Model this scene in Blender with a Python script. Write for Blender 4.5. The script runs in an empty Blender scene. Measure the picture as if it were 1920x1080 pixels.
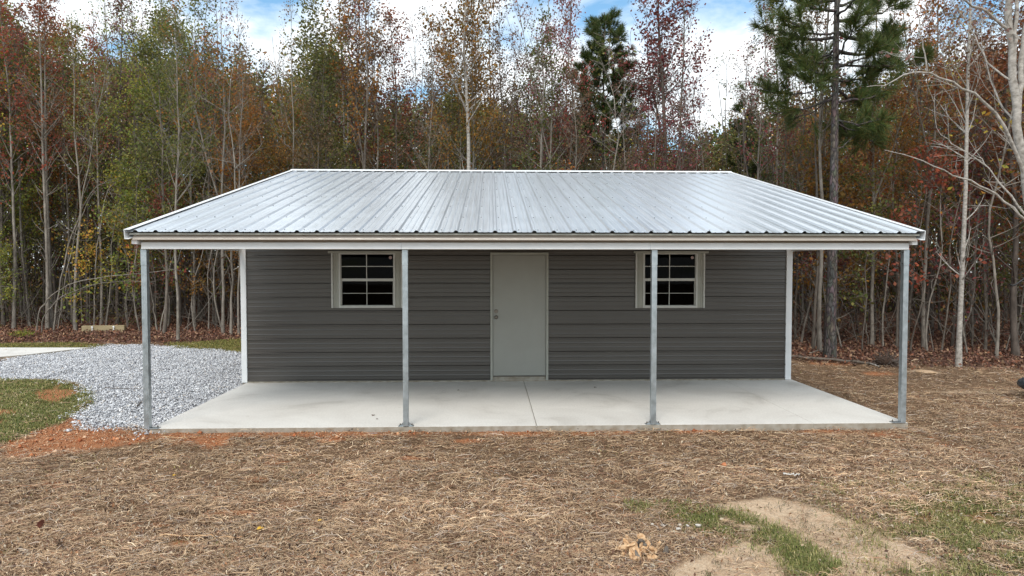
import bpy, math, random
import numpy as np
from mathutils import Vector
R = np.random.default_rng(7); random.seed(7)
PI = math.pi
scene = bpy.context.scene
col = scene.collection

# ------------------------------------------------------------------ camera
F, CAM, YAW, PIT = 1226.0, (-0.492, -7.80, 1.904), 0.0328, 0.0315
cd = bpy.data.cameras.new('camera'); cam = bpy.data.objects.new('camera', cd); col.objects.link(cam)
cam.location = CAM; cam.rotation_euler = (PI/2-PIT, 0, -YAW)
cd.lens = F/1920*36; cd.sensor_width = 36; cd.clip_end = 500; cd.clip_start = .05
scene.camera = cam
def ray(px, py):
    u, v = (px-960)/F, (540-py)/F
    y = math.cos(PIT)+math.sin(PIT)*v; z = -math.sin(PIT)+math.cos(PIT)*v
    c, s = math.cos(YAW), math.sin(YAW)
    return np.array([c*u+s*y, -s*u+c*y, z])
GZ = -0.10
def gp(px, py, z=GZ):                       # the ground point seen at a pixel
    d = ray(px, py); t = (z-CAM[2])/d[2]
    return np.array(CAM)+d*t
def yp(px, py, Y):                          # the point on the plane Y = const
    d = ray(px, py); t = (Y-CAM[1])/d[1]
    return np.array(CAM)+d*t
def project(x, y, z):
    d = np.array([x, y, z])-np.array(CAM); c, s = math.cos(YAW), math.sin(YAW)
    X = c*d[0]-s*d[1]; Y = s*d[0]+c*d[1]
    return 960+F*X/(math.cos(PIT)*Y-math.sin(PIT)*d[2])

# ------------------------------------------------------------------ numpy noise
LAT = R.random((256, 256))
def vnoise(x, y, s=1.0, o=0):
    x = np.asarray(x)/s+37.3+o*11.7; y = np.asarray(y)/s+91.1+o*5.3
    xi = np.floor(x).astype(int); yi = np.floor(y).astype(int); fx = x-xi; fy = y-yi
    fx = fx*fx*(3-2*fx); fy = fy*fy*(3-2*fy)
    a = LAT[xi % 256, yi % 256]; b = LAT[(xi+1) % 256, yi % 256]
    c = LAT[xi % 256, (yi+1) % 256]; d = LAT[(xi+1) % 256, (yi+1) % 256]
    return (a*(1-fx)+b*fx)*(1-fy)+(c*(1-fx)+d*fx)*fy
def fnoise(x, y, s=1.0, o=0):
    return (vnoise(x, y, s, o)+.5*vnoise(x, y, s/2.1, o+1)+.25*vnoise(x, y, s/4.3, o+2))/1.75
def sstep(a, b, x):
    t = np.clip((x-a)/(b-a), 0, 1); return t*t*(3-2*t)
def poly_sd(x, y, poly):                    # signed distance, positive inside
    x = np.asarray(x, float); y = np.asarray(y, float)
    d = np.full(x.shape, 1e9); ins = np.zeros(x.shape, bool); n = len(poly)
    for i in range(n):
        ax, ay = poly[i]; bx, by = poly[(i+1) % n]
        ex, ey = bx-ax, by-ay
        t = np.clip(((x-ax)*ex+(y-ay)*ey)/(ex*ex+ey*ey+1e-12), 0, 1)
        d = np.minimum(d, np.hypot(x-ax-t*ex, y-ay-t*ey))
        if ay != by:
            cr = ((ay > y) != (by > y)) & (x < (bx-ax)*(y-ay)/(by-ay)+ax)
            ins ^= cr
    return np.where(ins, d, -d)
def gpoly(pts): return [tuple(gp(*p)[:2]) for p in pts]

# ------------------------------------------------------------------ materials
def nodes(name):
    m = bpy.data.materials.new(name); m.use_nodes = True
    nt = m.node_tree; nt.nodes.clear()
    out = nt.nodes.new('ShaderNodeOutputMaterial')
    def N(t, **k):
        n = nt.nodes.new(t)
        for a, v in k.items():
            if a.startswith('_'): n.inputs[a[1:].replace('_', ' ')].default_value = v
            else: setattr(n, a, v)
        return n
    L = lambda a, b: nt.links.new(a, b)
    return m, nt, out, N, L
def rgba(c): return (*c, 1)
def ramp(N, stops, interp='LINEAR'):
    r = N('ShaderNodeValToRGB'); r.color_ramp.interpolation = interp
    e = r.color_ramp.elements
    while len(e) < len(stops): e.new(.5)
    for i, (p, c) in enumerate(stops): e[i].position = p; e[i].color = rgba(c)
    return r
def mat(name, c1, c2=None, rough=.7, metal=0., scale=8., bump=0., bscale=60., stretch=(1, 1, 1), spec=.5, rvar=0., coords='Object'):
    m, nt, out, N, L = nodes(name)
    p = N('ShaderNodeBsdfPrincipled'); L(p.outputs[0], out.inputs[0])
    p.inputs['Roughness'].default_value = rough; p.inputs['Metallic'].default_value = metal
    p.inputs['Specular IOR Level'].default_value = spec
    tc = N('ShaderNodeTexCoord'); mp = N('ShaderNodeMapping'); L(tc.outputs[coords], mp.inputs[0])
    mp.inputs['Scale'].default_value = stretch
    no = N('ShaderNodeTexNoise', _Scale=scale, _Detail=5., _Roughness=.6); L(mp.outputs[0], no.inputs[0])
    r = ramp(N, [(.3, c1), (.7, c2 or c1)]); L(no.outputs[0], r.inputs[0]); L(r.outputs[0], p.inputs['Base Color'])
    if rvar:
        mr = N('ShaderNodeMapRange', _To_Min=rough-rvar, _To_Max=rough+rvar); mr.inputs[1].default_value = .3; mr.inputs[2].default_value = .7
        L(no.outputs[0], mr.inputs[0]); L(mr.outputs[0], p.inputs['Roughness'])
    if bump:
        nb = N('ShaderNodeTexNoise', _Scale=bscale, _Detail=4.); L(mp.outputs[0], nb.inputs[0])
        b = N('ShaderNodeBump', _Strength=bump, _Distance=.01); L(nb.outputs[0], b.inputs['Height']); L(b.outputs[0], p.inputs['Normal'])
    return m
def leafmat(name, cols, trans=.3, rough=.6, attr=None):
    m, nt, out, N, L = nodes(name)
    if attr:
        a = N('ShaderNodeAttribute', attribute_name=attr); src = a.outputs['Color']
    else:
        g = N('ShaderNodeNewGeometry'); r = ramp(N, [(i/(len(cols)-1), c) for i, c in enumerate(cols)])
        L(g.outputs['Random Per Island'], r.inputs[0])
        oi = N('ShaderNodeObjectInfo'); hs = N('ShaderNodeHueSaturation')
        mr = N('ShaderNodeMapRange', _To_Min=.487, _To_Max=.515); L(oi.outputs['Random'], mr.inputs[0]); L(mr.outputs[0], hs.inputs['Hue'])
        m2 = N('ShaderNodeMapRange', _To_Min=1.25, _To_Max=.75); L(oi.outputs['Random'], m2.inputs[0]); L(m2.outputs[0], hs.inputs['Value'])
        L(r.outputs[0], hs.inputs['Color']); src = hs.outputs[0]
    d = N('ShaderNodeBsdfPrincipled'); d.inputs['Roughness'].default_value = rough
    d.inputs['Specular IOR Level'].default_value = .25
    t = N('ShaderNodeBsdfTranslucent'); mx = N('ShaderNodeMixShader', _Fac=trans)
    L(src, d.inputs['Base Color']); L(src, t.inputs[0]); L(d.outputs[0], mx.inputs[1]); L(t.outputs[0], mx.inputs[2]); L(mx.outputs[0], out.inputs[0])
    return m

M = {}
M['trim'] = mat('trim_white', (.72, .74, .75), (.80, .81, .82), rough=.38, scale=3, spec=.4)
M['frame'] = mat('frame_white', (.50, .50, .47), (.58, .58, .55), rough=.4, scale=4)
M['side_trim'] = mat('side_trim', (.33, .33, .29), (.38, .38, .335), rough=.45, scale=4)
M['door'] = mat('door_paint', (.30, .30, .27), (.325, .325, .295), rough=.42, scale=2.5, bump=.03, bscale=150)
M['galv'] = mat('galvanised_steel', (.34, .385, .41), (.50, .55, .58), rough=.4, metal=.75, scale=14, rvar=.08)
M['steel'] = mat('satin_nickel', (.20, .18, .16), rough=.3, metal=1.)
M['screw'] = mat('screw_head', (.16, .17, .18), rough=.5, metal=.3)
M['dark'] = mat('dark_gap', (.02, .02, .02), rough=.8)
M['inside'] = mat('interior_lining', (.03, .03, .03), (.045, .045, .045), rough=.9)
M['sticker'] = mat('sticker', (.45, .33, .32), rough=.6)
M['sticker2'] = mat('sticker_middle', (.12, .09, .09), rough=.6)
M['wood_pale'] = mat('timber', (.26, .20, .11), (.42, .34, .20), rough=.85, scale=9, stretch=(.3, 3, 5), bump=.3)
M['white_plastic'] = mat('white_plastic', (.75, .75, .74), rough=.5)
M['bark_pale'] = mat('bark_pale', (.12, .10, .082), (.33, .295, .25), rough=.9, scale=5, stretch=(2, 2, .8), bump=.7, bscale=30)
M['bark_white'] = mat('bark_whitish', (.20, .18, .155), (.52, .485, .44), rough=.85, scale=7, stretch=(2, 2, 3), bump=.5, bscale=30)
M['bark_grey'] = mat('bark_grey', (.075, .06, .048), (.20, .17, .14), rough=.9, scale=6, stretch=(2, 2, .7), bump=.7, bscale=30)
M['bark_dark'] = mat('bark_dark', (.045, .035, .028), (.15, .12, .10), rough=.95, scale=6, stretch=(2, 2, .7), bump=.7, bscale=30)
M['stone_white'] = mat('pale_stone', (.5, .48, .45), (.7, .68, .64), rough=.9, scale=30)
M['sandy'] = mat('sandy_soil', (.42, .27, .15), (.6, .43, .28), rough=.95, scale=12, bump=.6)
M['pebble'] = mat('pebble_stone', (.42, .38, .33), (.6, .56, .5), rough=.9, scale=30)
M['clay'] = mat('red_clay', (.40, .13, .05), (.52, .20, .09), rough=.95, scale=20, bump=.5)
M['chips'] = mat('rotten_wood', (.36, .17, .06), (.72, .52, .32), rough=.9, scale=26, bump=.6)
M['grey_plastic'] = mat('dark_grey_shell', (.045, .055, .065), (.08, .09, .10), rough=.3, scale=3)
M['soil'] = mat('dark_soil', (.03, .018, .012), (.07, .04, .026), rough=.95, scale=30, bump=.6)
M['black'] = mat('black_rubber', (.008, .008, .009), rough=.45)

def pine_bark():
    m, nt, out, N, L = nodes('pine_bark')
    p = N('ShaderNodeBsdfPrincipled'); L(p.outputs[0], out.inputs[0]); p.inputs['Roughness'].default_value = .95
    tc = N('ShaderNodeTexCoord'); mp = N('ShaderNodeMapping'); mp.inputs['Scale'].default_value = (1, 1, .35); L(tc.outputs['Object'], mp.inputs[0])
    no = N('ShaderNodeTexNoise', _Scale=10., _Detail=3.); L(mp.outputs[0], no.inputs[0])
    ad = N('ShaderNodeMixRGB', blend_type='ADD', _Fac=.12); L(mp.outputs[0], ad.inputs[1]); L(no.outputs[1], ad.inputs[2])
    v = N('ShaderNodeTexVoronoi', feature='DISTANCE_TO_EDGE', _Scale=20.); L(ad.outputs[0], v.inputs[0])
    v2 = N('ShaderNodeTexVoronoi', _Scale=20.); L(ad.outputs[0], v2.inputs[0])
    r = ramp(N, [(0, (.035, .026, .022)), (.12, (.13, .10, .085)), (.5, (.24, .19, .165))]); L(v.outputs[0], r.inputs[0])
    mx = N('ShaderNodeMixRGB', blend_type='MULTIPLY', _Fac=.45); L(r.outputs[0], mx.inputs[1]); L(v2.outputs['Color'], mx.inputs[2])
    hs = N('ShaderNodeHueSaturation', _Saturation=.6, _Value=.85); L(mx.outputs[0], hs.inputs['Color']); L(hs.outputs[0], p.inputs['Base Color'])
    b = N('ShaderNodeBump', _Strength=.9, _Distance=.02); L(v.outputs[0], b.inputs['Height']); L(b.outputs[0], p.inputs['Normal'])
    return m
M['bark_pine'] = pine_bark()

LEAF = {
 'crimson':  [(.34, .05, .05), (.20, .035, .04), (.28, .09, .06), (.14, .05, .04)],
 'rust':     [(.30, .09, .035), (.19, .055, .03), (.24, .10, .05), (.13, .06, .04)],
 'burgundy': [(.17, .045, .05), (.10, .035, .035), (.24, .06, .05), (.13, .07, .055)],
 'orange':   [(.38, .16, .03), (.27, .10, .03), (.20, .12, .03), (.14, .08, .03)],
 'olive':    [(.12, .13, .035), (.08, .10, .03), (.20, .17, .045), (.06, .07, .03)],
 'green':    [(.10, .15, .03), (.16, .20, .04), (.28, .25, .04), (.07, .10, .03)],
 'yellow':   [(.40, .30, .05), (.25, .25, .04), (.45, .22, .04), (.14, .15, .03)],
 'brown':    [(.15, .09, .05), (.10, .07, .045), (.20, .12, .06), (.12, .095, .05)],
 'mauve':    [(.19, .10, .085), (.13, .085, .07), (.25, .13, .09), (.11, .07, .055)],
}
for k, v in LEAF.items(): M['leaf_'+k] = leafmat('leaf_'+k, [tuple(min(.6, q*1.3) for q in c) for c in v], trans=.36)
M['needle'] = leafmat('pine_needle', [(.06, .105, .03), (.105, .15, .035), (.035, .065, .028), (.20, .17, .045)], trans=.15, rough=.5)
M['foliage'] = leafmat('woodland_foliage', None, attr='tint', trans=.3)
M['straw'] = leafmat('dry_straw', None, attr='tint', trans=.1, rough=.75)
M['grass'] = leafmat('grass_blade', None, attr='tint', trans=.25)
M['litter'] = leafmat('fallen_leaf', None, attr='tint', trans=.1, rough=.8)
M['gravel'] = leafmat('gravel_stone', None, attr='tint', trans=0., rough=.85)
M['yellow_leaf'] = mat('yellow_leaf', (.62, .38, .03), (.55, .30, .03), rough=.6)
M['red_leaf'] = mat('dark_red_leaf', (.12, .035, .025), (.16, .05, .03), rough=.7)
M['brown_leaf'] = mat('brown_leaf', (.09, .05, .03), (.14, .08, .05), rough=.8)

def roof_mat():
    m, nt, out, N, L = nodes('galvalume_roofing')
    p = N('ShaderNodeBsdfPrincipled'); L(p.outputs[0], out.inputs[0]); p.inputs['Metallic'].default_value = .8
    tc = N('ShaderNodeTexCoord')
    mp = N('ShaderNodeMapping'); mp.inputs['Scale'].default_value = (28, .8, .8); L(tc.outputs['Object'], mp.inputs[0])
    n1 = N('ShaderNodeTexNoise', _Scale=1., _Detail=5., _Roughness=.65); L(mp.outputs[0], n1.inputs[0])
    mp2 = N('ShaderNodeMapping'); mp2.inputs['Scale'].default_value = (1.0, 2.2, 1); L(tc.outputs['Object'], mp2.inputs[0])
    n2 = N('ShaderNodeTexNoise', _Scale=1.3, _Detail=2.); L(mp2.outputs[0], n2.inputs[0])
    r = ramp(N, [(.3, (.70, .74, .775)), (.7, (.76, .80, .835))]); L(n1.outputs[0], r.inputs[0]); L(r.outputs[0], p.inputs['Base Color'])
    mr = N('ShaderNodeMapRange', _To_Min=.28, _To_Max=.36); mr.inputs[1].default_value = .3; mr.inputs[2].default_value = .7
    L(n1.outputs[0], mr.inputs[0]); L(mr.outputs[0], p.inputs['Roughness'])
    b1 = N('ShaderNodeBump', _Strength=.04, _Distance=.002); L(n1.outputs[0], b1.inputs['Height'])
    b2 = N('ShaderNodeBump', _Strength=.3, _Distance=.04); L(n2.outputs[0], b2.inputs['Height']); L(b1.outputs[0], b2.inputs['Normal'])
    L(b2.outputs[0], p.inputs['Normal'])
    return m
M['roof'] = roof_mat()
def siding_mat():
    m, nt, out, N, L = nodes('charcoal_siding')
    p = N('ShaderNodeBsdfPrincipled'); L(p.outputs[0], out.inputs[0])
    tc = N('ShaderNodeTexCoord'); mp = N('ShaderNodeMapping'); mp.inputs['Scale'].default_value = (1., 1, 1.); L(tc.outputs['Object'], mp.inputs[0])
    n = N('ShaderNodeTexNoise', _Scale=1.2, _Detail=4.); L(mp.outputs[0], n.inputs[0])
    r = ramp(N, [(.3, (.064, .057, .051)), (.7, (.072, .065, .058))]); L(n.outputs[0], r.inputs[0]); L(r.outputs[0], p.inputs['Base Color'])
    p.inputs['Roughness'].default_value = .31; p.inputs['Specular IOR Level'].default_value = .7
    n2 = N('ShaderNodeTexNoise', _Scale=1.6, _Detail=1.); L(tc.outputs['Object'], n2.inputs[0]); b = N('ShaderNodeBump', _Strength=.05, _Distance=.03); L(n2.outputs[0], b.inputs['Height']); L(b.outputs[0], p.inputs['Normal'])
    return m
M['siding'] = siding_mat()
M['eave_shade'] = mat('eave_shade_tan', (.30, .245, .19), (.35, .29, .23), rough=.5, scale=2)  # tan holds the shade and brown ground reflection above the header
M['eave'] = mat('eave_trim_shade_tint', (.42, .375, .33), (.48, .43, .38), rough=.28, scale=2, spec=.7)  # brown ground reflection and overhang shade put into the trim colour
def glass_mat():
    m, nt, out, N, L = nodes('window_glass')
    t = N('ShaderNodeBsdfTransparent'); t.inputs[0].default_value = (.10, .10, .11, 1)
    g = N('ShaderNodeBsdfGlossy', _Roughness=.02); g.inputs[0].default_value = (1, 1, 1, 1)
    f = N('ShaderNodeFresnel', _IOR=1.12); mx = N('ShaderNodeMixShader'); L(f.outputs[0], mx.inputs[0]); L(t.outputs[0], mx.inputs[1]); L(g.outputs[0], mx.inputs[2]); L(mx.outputs[0], out.inputs[0])
    return m
M['glass'] = glass_mat()
def concrete(name, lo, hi, stain):
    m, nt, out, N, L = nodes(name)
    p = N('ShaderNodeBsdfPrincipled'); L(p.outputs[0], out.inputs[0]); p.inputs['Roughness'].default_value = .8; p.inputs['Specular IOR Level'].default_value = .3
    tc = N('ShaderNodeTexCoord'); mp = N('ShaderNodeMapping'); mp.inputs['Scale'].default_value = (1, 1, 1); L(tc.outputs['Object'], mp.inputs[0])
    n = N('ShaderNodeTexNoise', _Scale=.9, _Detail=7., _Roughness=.62, _Distortion=.6); L(mp.outputs[0], n.inputs[0])
    r = ramp(N, [(.30, stain), (.43, lo), (.68, hi)]); L(n.outputs[0], r.inputs[0])
    n2 = N('ShaderNodeTexNoise', _Scale=45., _Detail=6.); L(tc.outputs['Object'], n2.inputs[0])
    r2 = ramp(N, [(.3, (.87, .87, .87)), (.6, (1, 1, 1))]); L(n2.outputs[0], r2.inputs[0])
    n3 = N('ShaderNodeTexNoise', _Scale=9., _Detail=2.); L(tc.outputs['Object'], n3.inputs[0])
    r3 = ramp(N, [(.22, (.62, .58, .52)), (.27, (1, 1, 1))]); L(n3.outputs[0], r3.inputs[0])
    m1 = N('ShaderNodeMixRGB', blend_type='MULTIPLY', _Fac=1.); L(r.outputs[0], m1.inputs[1]); L(r2.outputs[0], m1.inputs[2])
    m2 = N('ShaderNodeMixRGB', blend_type='MULTIPLY', _Fac=.5); L(m1.outputs[0], m2.inputs[1]); L(r3.outputs[0], m2.inputs[2])
    # vertical faces: rawer, dirtier concrete splashed with soil
    g = N('ShaderNodeNewGeometry'); sx = N('ShaderNodeSeparateXYZ'); L(g.outputs['Normal'], sx.inputs[0])
    mr = N('ShaderNodeMapRange'); mr.inputs[1].default_value = .3; mr.inputs[2].default_value = .8; L(sx.outputs[2], mr.inputs[0])
    r4 = ramp(N, [(.3, (.24, .20, .15)), (.65, (.36, .33, .28))]); L(n3.outputs[0], r4.inputs[0])
    m3 = N('ShaderNodeMixRGB'); L(mr.outputs[0], m3.inputs[0]); L(r4.outputs[0], m3.inputs[1]); L(m2.outputs[0], m3.inputs[2])
    L(m3.outputs[0], p.inputs['Base Color'])
    b = N('ShaderNodeBump', _Strength=.15, _Distance=.004); L(n2.outputs[0], b.inputs['Height']); L(b.outputs[0], p.inputs['Normal'])
    return m
M['patio'] = concrete('patio_concrete', (.68, .655, .61), (.78, .76, .715), (.53, .505, .46))
M['drive'] = concrete('driveway_concrete', (.70, .68, .64), (.80, .78, .74), (.6, .58, .54))

def ground_mat():
    m, nt, out, N, L = nodes('ground_surface')
    p = N('ShaderNodeBsdfPrincipled'); L(p.outputs[0], out.inputs[0]); p.inputs['Roughness'].default_value = .95; p.inputs['Specular IOR Level'].default_value = .15
    tc = N('ShaderNodeTexCoord'); g = tc.outputs['Object']
    def noise(s, d=5., rough=.6, st=None, dist=0.):
        src = g
        if st: mp = N('ShaderNodeMapping'); mp.inputs['Scale'].default_value = st; L(g, mp.inputs[0]); src = mp.outputs[0]
        n = N('ShaderNodeTexNoise', _Scale=s, _Detail=d, _Roughness=rough, _Distortion=dist); L(src, n.inputs[0]); return n.outputs[0]
    nfs = noise(26., 6., .75); nb, nf, ns = noise(.9), noise(9., 6., .7), noise(70., 4., .7, (1, 2.2, 1))
    base = ramp(N, [(.3, (.11, .066, .042)), (.5, (.22, .145, .09)), (.72, (.36, .265, .17))]); L(ns, base.inputs[0])
    big = ramp(N, [(.35, (.80, .74, .70)), (.6, (1.12, 1.06, 1.0))]); L(nb, big.inputs[0])
    cur = N('ShaderNodeMixRGB', blend_type='MULTIPLY', _Fac=1.); L(base.outputs[0], cur.inputs[1]); L(big.outputs[0], cur.inputs[2]); cur = cur.outputs[0]
    def layer(cur, attr, stops, src, k=.9, sharp=5.):
        a = N('ShaderNodeAttribute', attribute_name=attr)
        ma = N('ShaderNodeMath', operation='MULTIPLY_ADD'); L(nf, ma.inputs[0]); ma.inputs[1].default_value = k; L(a.outputs['Fac'], ma.inputs[2])
        mr = N('ShaderNodeMapRange'); c = .5+.5*k; mr.inputs[1].default_value = c-.5/sharp; mr.inputs[2].default_value = c+.5/sharp; L(ma.outputs[0], mr.inputs[0])
        r = ramp(N, stops); L(src, r.inputs[0])
        mx = N('ShaderNodeMixRGB'); L(mr.outputs[0], mx.inputs[0]); L(cur, mx.inputs[1]); L(r.outputs[0], mx.inputs[2]); return mx.outputs[0]
    cur = layer(cur, 'm_litter', [(.3, (.055, .032, .024)), (.5, (.12, .065, .045)), (.68, (.22, .125, .085))], ns, .5, 3.)
    cur = layer(cur, 'm_grass', [(.3, (.09, .09, .03)), (.5, (.18, .165, .06)), (.7, (.28, .235, .10))], ns, .8, 3.)
    cur = layer(cur, 'm_clay', [(.3, (.30, .10, .045)), (.48, (.46, .19, .085)), (.62, (.54, .27, .14)), (.75, (.60, .36, .22))], nfs, 1.3, 3.)
    cur = layer(cur, 'm_sand', [(.25, (.48, .30, .18)), (.40, (.70, .50, .33)), (.65, (.78, .60, .42))], nfs, 1.2, 2.4)
    cur = layer(cur, 'm_gravel', [(.35, (.20, .20, .205)), (.5, (.42, .425, .44)), (.65, (.6, .61, .63))], noise(45., 3., .8), .3, 6.)
    L(cur, p.inputs['Base Color'])
    b = N('ShaderNodeBump', _Strength=.8, _Distance=.03); L(ns, b.inputs['Height'])
    b2 = N('ShaderNodeBump', _Strength=.6, _Distance=.06); L(nf, b2.inputs['Height']); L(b.outputs[0], b2.inputs['Normal']); L(b2.outputs[0], p.inputs['Normal'])
    return m
M['ground'] = ground_mat()

# ------------------------------------------------------------------ mesh helpers
def qmesh(name, V, Q, smooth=False, tint=None):
    V = np.ascontiguousarray(V, np.float32); Q = np.ascontiguousarray(Q, np.int32)
    me = bpy.data.meshes.new(name); me.vertices.add(len(V)); me.vertices.foreach_set('co', V.ravel())
    me.loops.add(Q.size); me.loops.foreach_set('vertex_index', Q.ravel())
    me.polygons.add(len(Q)); me.polygons.foreach_set('loop_start', np.arange(len(Q), dtype=np.int32)*Q.shape[1])
    if smooth: me.polygons.foreach_set('use_smooth', np.ones(len(Q), bool))
    me.update(calc_edges=True)
    if tint is not None:
        a = me.attributes.new('tint', 'FLOAT_COLOR', 'POINT')
        a.data.foreach_set('color', np.concatenate([tint, np.ones((len(tint), 1))], 1).astype(np.float32).ravel())
    return me
def link(name, me, m=None, parent=None, loc=None):
    o = bpy.data.objects.new(name, me); col.objects.link(o)
    if m is not None and me is not None:
        if not me.materials: me.materials.append(m)
    if parent is not None: o.parent = parent
    if loc is not None: o.location = loc
    return o
def tag(o, label=None, cat=None, group=None, kind=None):
    if label: o['label'] = label
    if cat: o['category'] = cat
    if group: o['group'] = group
    if kind: o['kind'] = kind
    return o
def empty(name, loc=(0, 0, 0)):
    o = bpy.data.objects.new(name, None); col.objects.link(o); o.location = tuple(loc); o.empty_display_size = .1; return o
class MB:
    def __init__(s): s.v = []; s.f = []
    def add(s, v, f):
        k = len(s.v); s.v += [tuple(p) for p in v]; s.f += [tuple(i+k for i in q) for q in f]; return s
    def box(s, x0, x1, y0, y1, z0, z1):
        return s.add([(x0, y0, z0), (x1, y0, z0), (x1, y1, z0), (x0, y1, z0), (x0, y0, z1), (x1, y0, z1), (x1, y1, z1), (x0, y1, z1)],
                     [(0, 3, 2, 1), (4, 5, 6, 7), (0, 1, 5, 4), (1, 2, 6, 5), (2, 3, 7, 6), (3, 0, 4, 7)])
    def cyl(s, a, b, r0, r1=None, n=12):
        r1 = r0 if r1 is None else r1
        a, b = Vector(a), Vector(b); d = (b-a).normalized(); u = d.orthogonal().normalized(); w = d.cross(u)
        v = [a+(u*math.cos(t)+w*math.sin(t))*r0 for t in [2*PI*i/n for i in range(n)]]+[b+(u*math.cos(t)+w*math.sin(t))*r1 for t in [2*PI*i/n for i in range(n)]]
        return s.add(v, [(i, (i+1) % n, n+(i+1) % n, n+i) for i in range(n)]+[tuple(range(n-1, -1, -1)), tuple(range(n, 2*n))])
    def build(s, name, m, parent=None, bevel=0., smooth=False, off=None):
        me = bpy.data.meshes.new(name)
        vv = s.v if off is None else [(p[0]-off[0], p[1]-off[1], p[2]-off[2]) for p in s.v]
        me.from_pydata(vv, [], s.f); me.update()
        if smooth: me.polygons.foreach_set('use_smooth', [True]*len(me.polygons))
        o = link(name, me, m, parent)
        if bevel:
            b = o.modifiers.new('bevel', 'BEVEL'); b.width = bevel; b.segments = 2; b.limit_method = 'ANGLE'
        return o
def tubes(lines):                           # [(P(n,3), R(n), sides)] -> V, Q
    VV, QQ, k = [], [], 0
    for P, Rr, n in lines:
        P = np.asarray(P, float); Rr = np.asarray(Rr, float); m = len(P)
        T = np.gradient(P, axis=0); T /= np.linalg.norm(T, axis=1)[:, None]+1e-9
        ref = np.array([1., 0, 0]) if abs(T[0][2]) > .7 else np.array([0, 0, 1.])
        U = np.cross(T, ref); U /= np.linalg.norm(U, axis=1)[:, None]+1e-9; W = np.cross(T, U)
        a = np.arange(n)*2*PI/n
        ring = P[:, None]+Rr[:, None, None]*(np.cos(a)[None, :, None]*U[:, None]+np.sin(a)[None, :, None]*W[:, None])
        VV.append(ring.reshape(-1, 3))
        i = np.arange(m-1)[:, None]*n; j = np.arange(n)[None]; j2 = (j+1) % n
        QQ.append(np.stack([i+j, i+j2, i+n+j2, i+n+j], -1).reshape(-1, 4)+k); k += m*n
    return np.concatenate(VV), np.concatenate(QQ)
def leaves(C, size, rng, aspect=.62, flat=0., dirs=None):
    n = len(C); size = np.broadcast_to(size, (n,))
    a = rng.normal(size=(n, 3)) if dirs is None else dirs+rng.normal(size=(n, 3))*.35
    a /= np.linalg.norm(a, axis=1)[:, None]
    nrm = rng.normal(size=(n, 3)); nrm[:, 2] += flat*np.sign(rng.random(n))
    b = np.cross(nrm, a); b /= np.linalg.norm(b, axis=1)[:, None]+1e-9
    c = np.cross(a, b)
    s = size[:, None]
    f = (rng.random((n, 1))-.3)*.35
    V = np.stack([C-a*s*.5, C+b*s*.5*aspect+c*s*f-a*s*.06, C+a*s*.5, C-b*s*.5*aspect+c*s*f-a*s*.06], 1).reshape(-1, 3)
    return V, np.arange(4*n).reshape(n, 4)
def strands(P, D, L, W, H, rng, bend=.08):  # thin two-segment ribbons lying at P along D
    n = len(P); side = np.stack([-D[:, 1], D[:, 0], np.zeros(n)], 1); side /= np.linalg.norm(side, axis=1)[:, None]+1e-9
    tw = rng.normal(size=(n, 1))*.5; up = np.array([[0, 0, 1.]])
    sd = side+up*tw; sd /= np.linalg.norm(sd, axis=1)[:, None]; sd = sd*W[:, None]/2
    b = side*(rng.normal(size=(n, 1))*bend)*L[:, None]
    p0 = P-D*L[:, None]/2; p1 = P+b+up*H[:, None]; p2 = P+D*L[:, None]/2
    V = np.stack([p0-sd, p0+sd, p1-sd, p1+sd, p2-sd*.6, p2+sd*.6], 1).reshape(-1, 3)
    k = np.arange(n)[:, None]*6
    Q = np.stack([k+[0, 1, 3, 2], k+[2, 3, 5, 4]], 1).reshape(-1, 4)
    return V, Q
def tints(cols, n, rng, w=None, var=.25):
    c = np.array(cols)[rng.choice(len(cols), n, p=w)]
    return np.clip(c*(1+rng.normal(size=(n, 1))*var), .01, .9)

# ------------------------------------------------------------------ ground masks
P_WALL = 3.073; BX = 4.572; BACK = P_WALL+6.096
SX0, SX1 = -4.52, 4.625
gravel_poly = gpoly([(-700, 760), (-700, 700), (0, 678), (50, 668), (160, 656), (185, 650), (262, 648), (330, 652), (420, 660), (470, 664)])+[(-4.4, 3.), (-4.4, .0)]+gpoly([(283, 806), (240, 806), (160, 800), (138, 778), (172, 760), (172, 745), (155, 722), (120, 712), (0, 711), (-300, 712)])
grassL = gpoly([(-500, 712), (0, 712), (110, 715), (165, 732), (170, 752), (128, 785), (60, 812), (0, 832), (-300, 880), (-500, 880)])
clayL = [gpoly([(0, 862), (0, 828), (60, 812), (128, 783), (150, 765), (200, 790), (250, 806), (420, 809), (432, 838), (395, 845), (300, 830), (190, 842), (60, 858)]),
         gpoly([(50, 738), (110, 722), (150, 735), (110, 752), (60, 750)]), gpoly([(-60, 768), (30, 765), (32, 775), (-60, 785)])]
clay_small = [(700, 815, 60, 6), (1130, 815, 90, 5), (1300, 812, 80, 5), (1600, 815, 110, 6), (775, 862, 40, 5), (825, 868, 30, 4), (1660, 820, 60, 5), (500, 818, 70, 5), (620, 830, 40, 5),
              (480, 900, 40, 6), (440, 965, 60, 6), (340, 1020, 60, 5), (1150, 900, 30, 5), (880, 830, 50, 4), (1010, 842, 40, 4), (100, 905, 50, 7), (520, 870, 36, 5), (1560, 682, 60, 4), (1650, 700, 50, 5)]
sand_polys = [gpoly([(1330, 948), (1450, 934), (1560, 962), (1690, 1000), (1765, 1050), (1800, 1110), (1600, 1120), (1490, 1030), (1400, 990)]),
              gpoly([(1235, 1120), (1250, 1062), (1330, 1032), (1400, 1008), (1470, 1030), (1560, 1075), (1560, 1120)])]
grassR = [gpoly([(1600, 935), (1720, 925), (1930, 900), (2100, 900), (2200, 1120), (1800, 1120), (1760, 1050), (1700, 1005)])]
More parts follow.
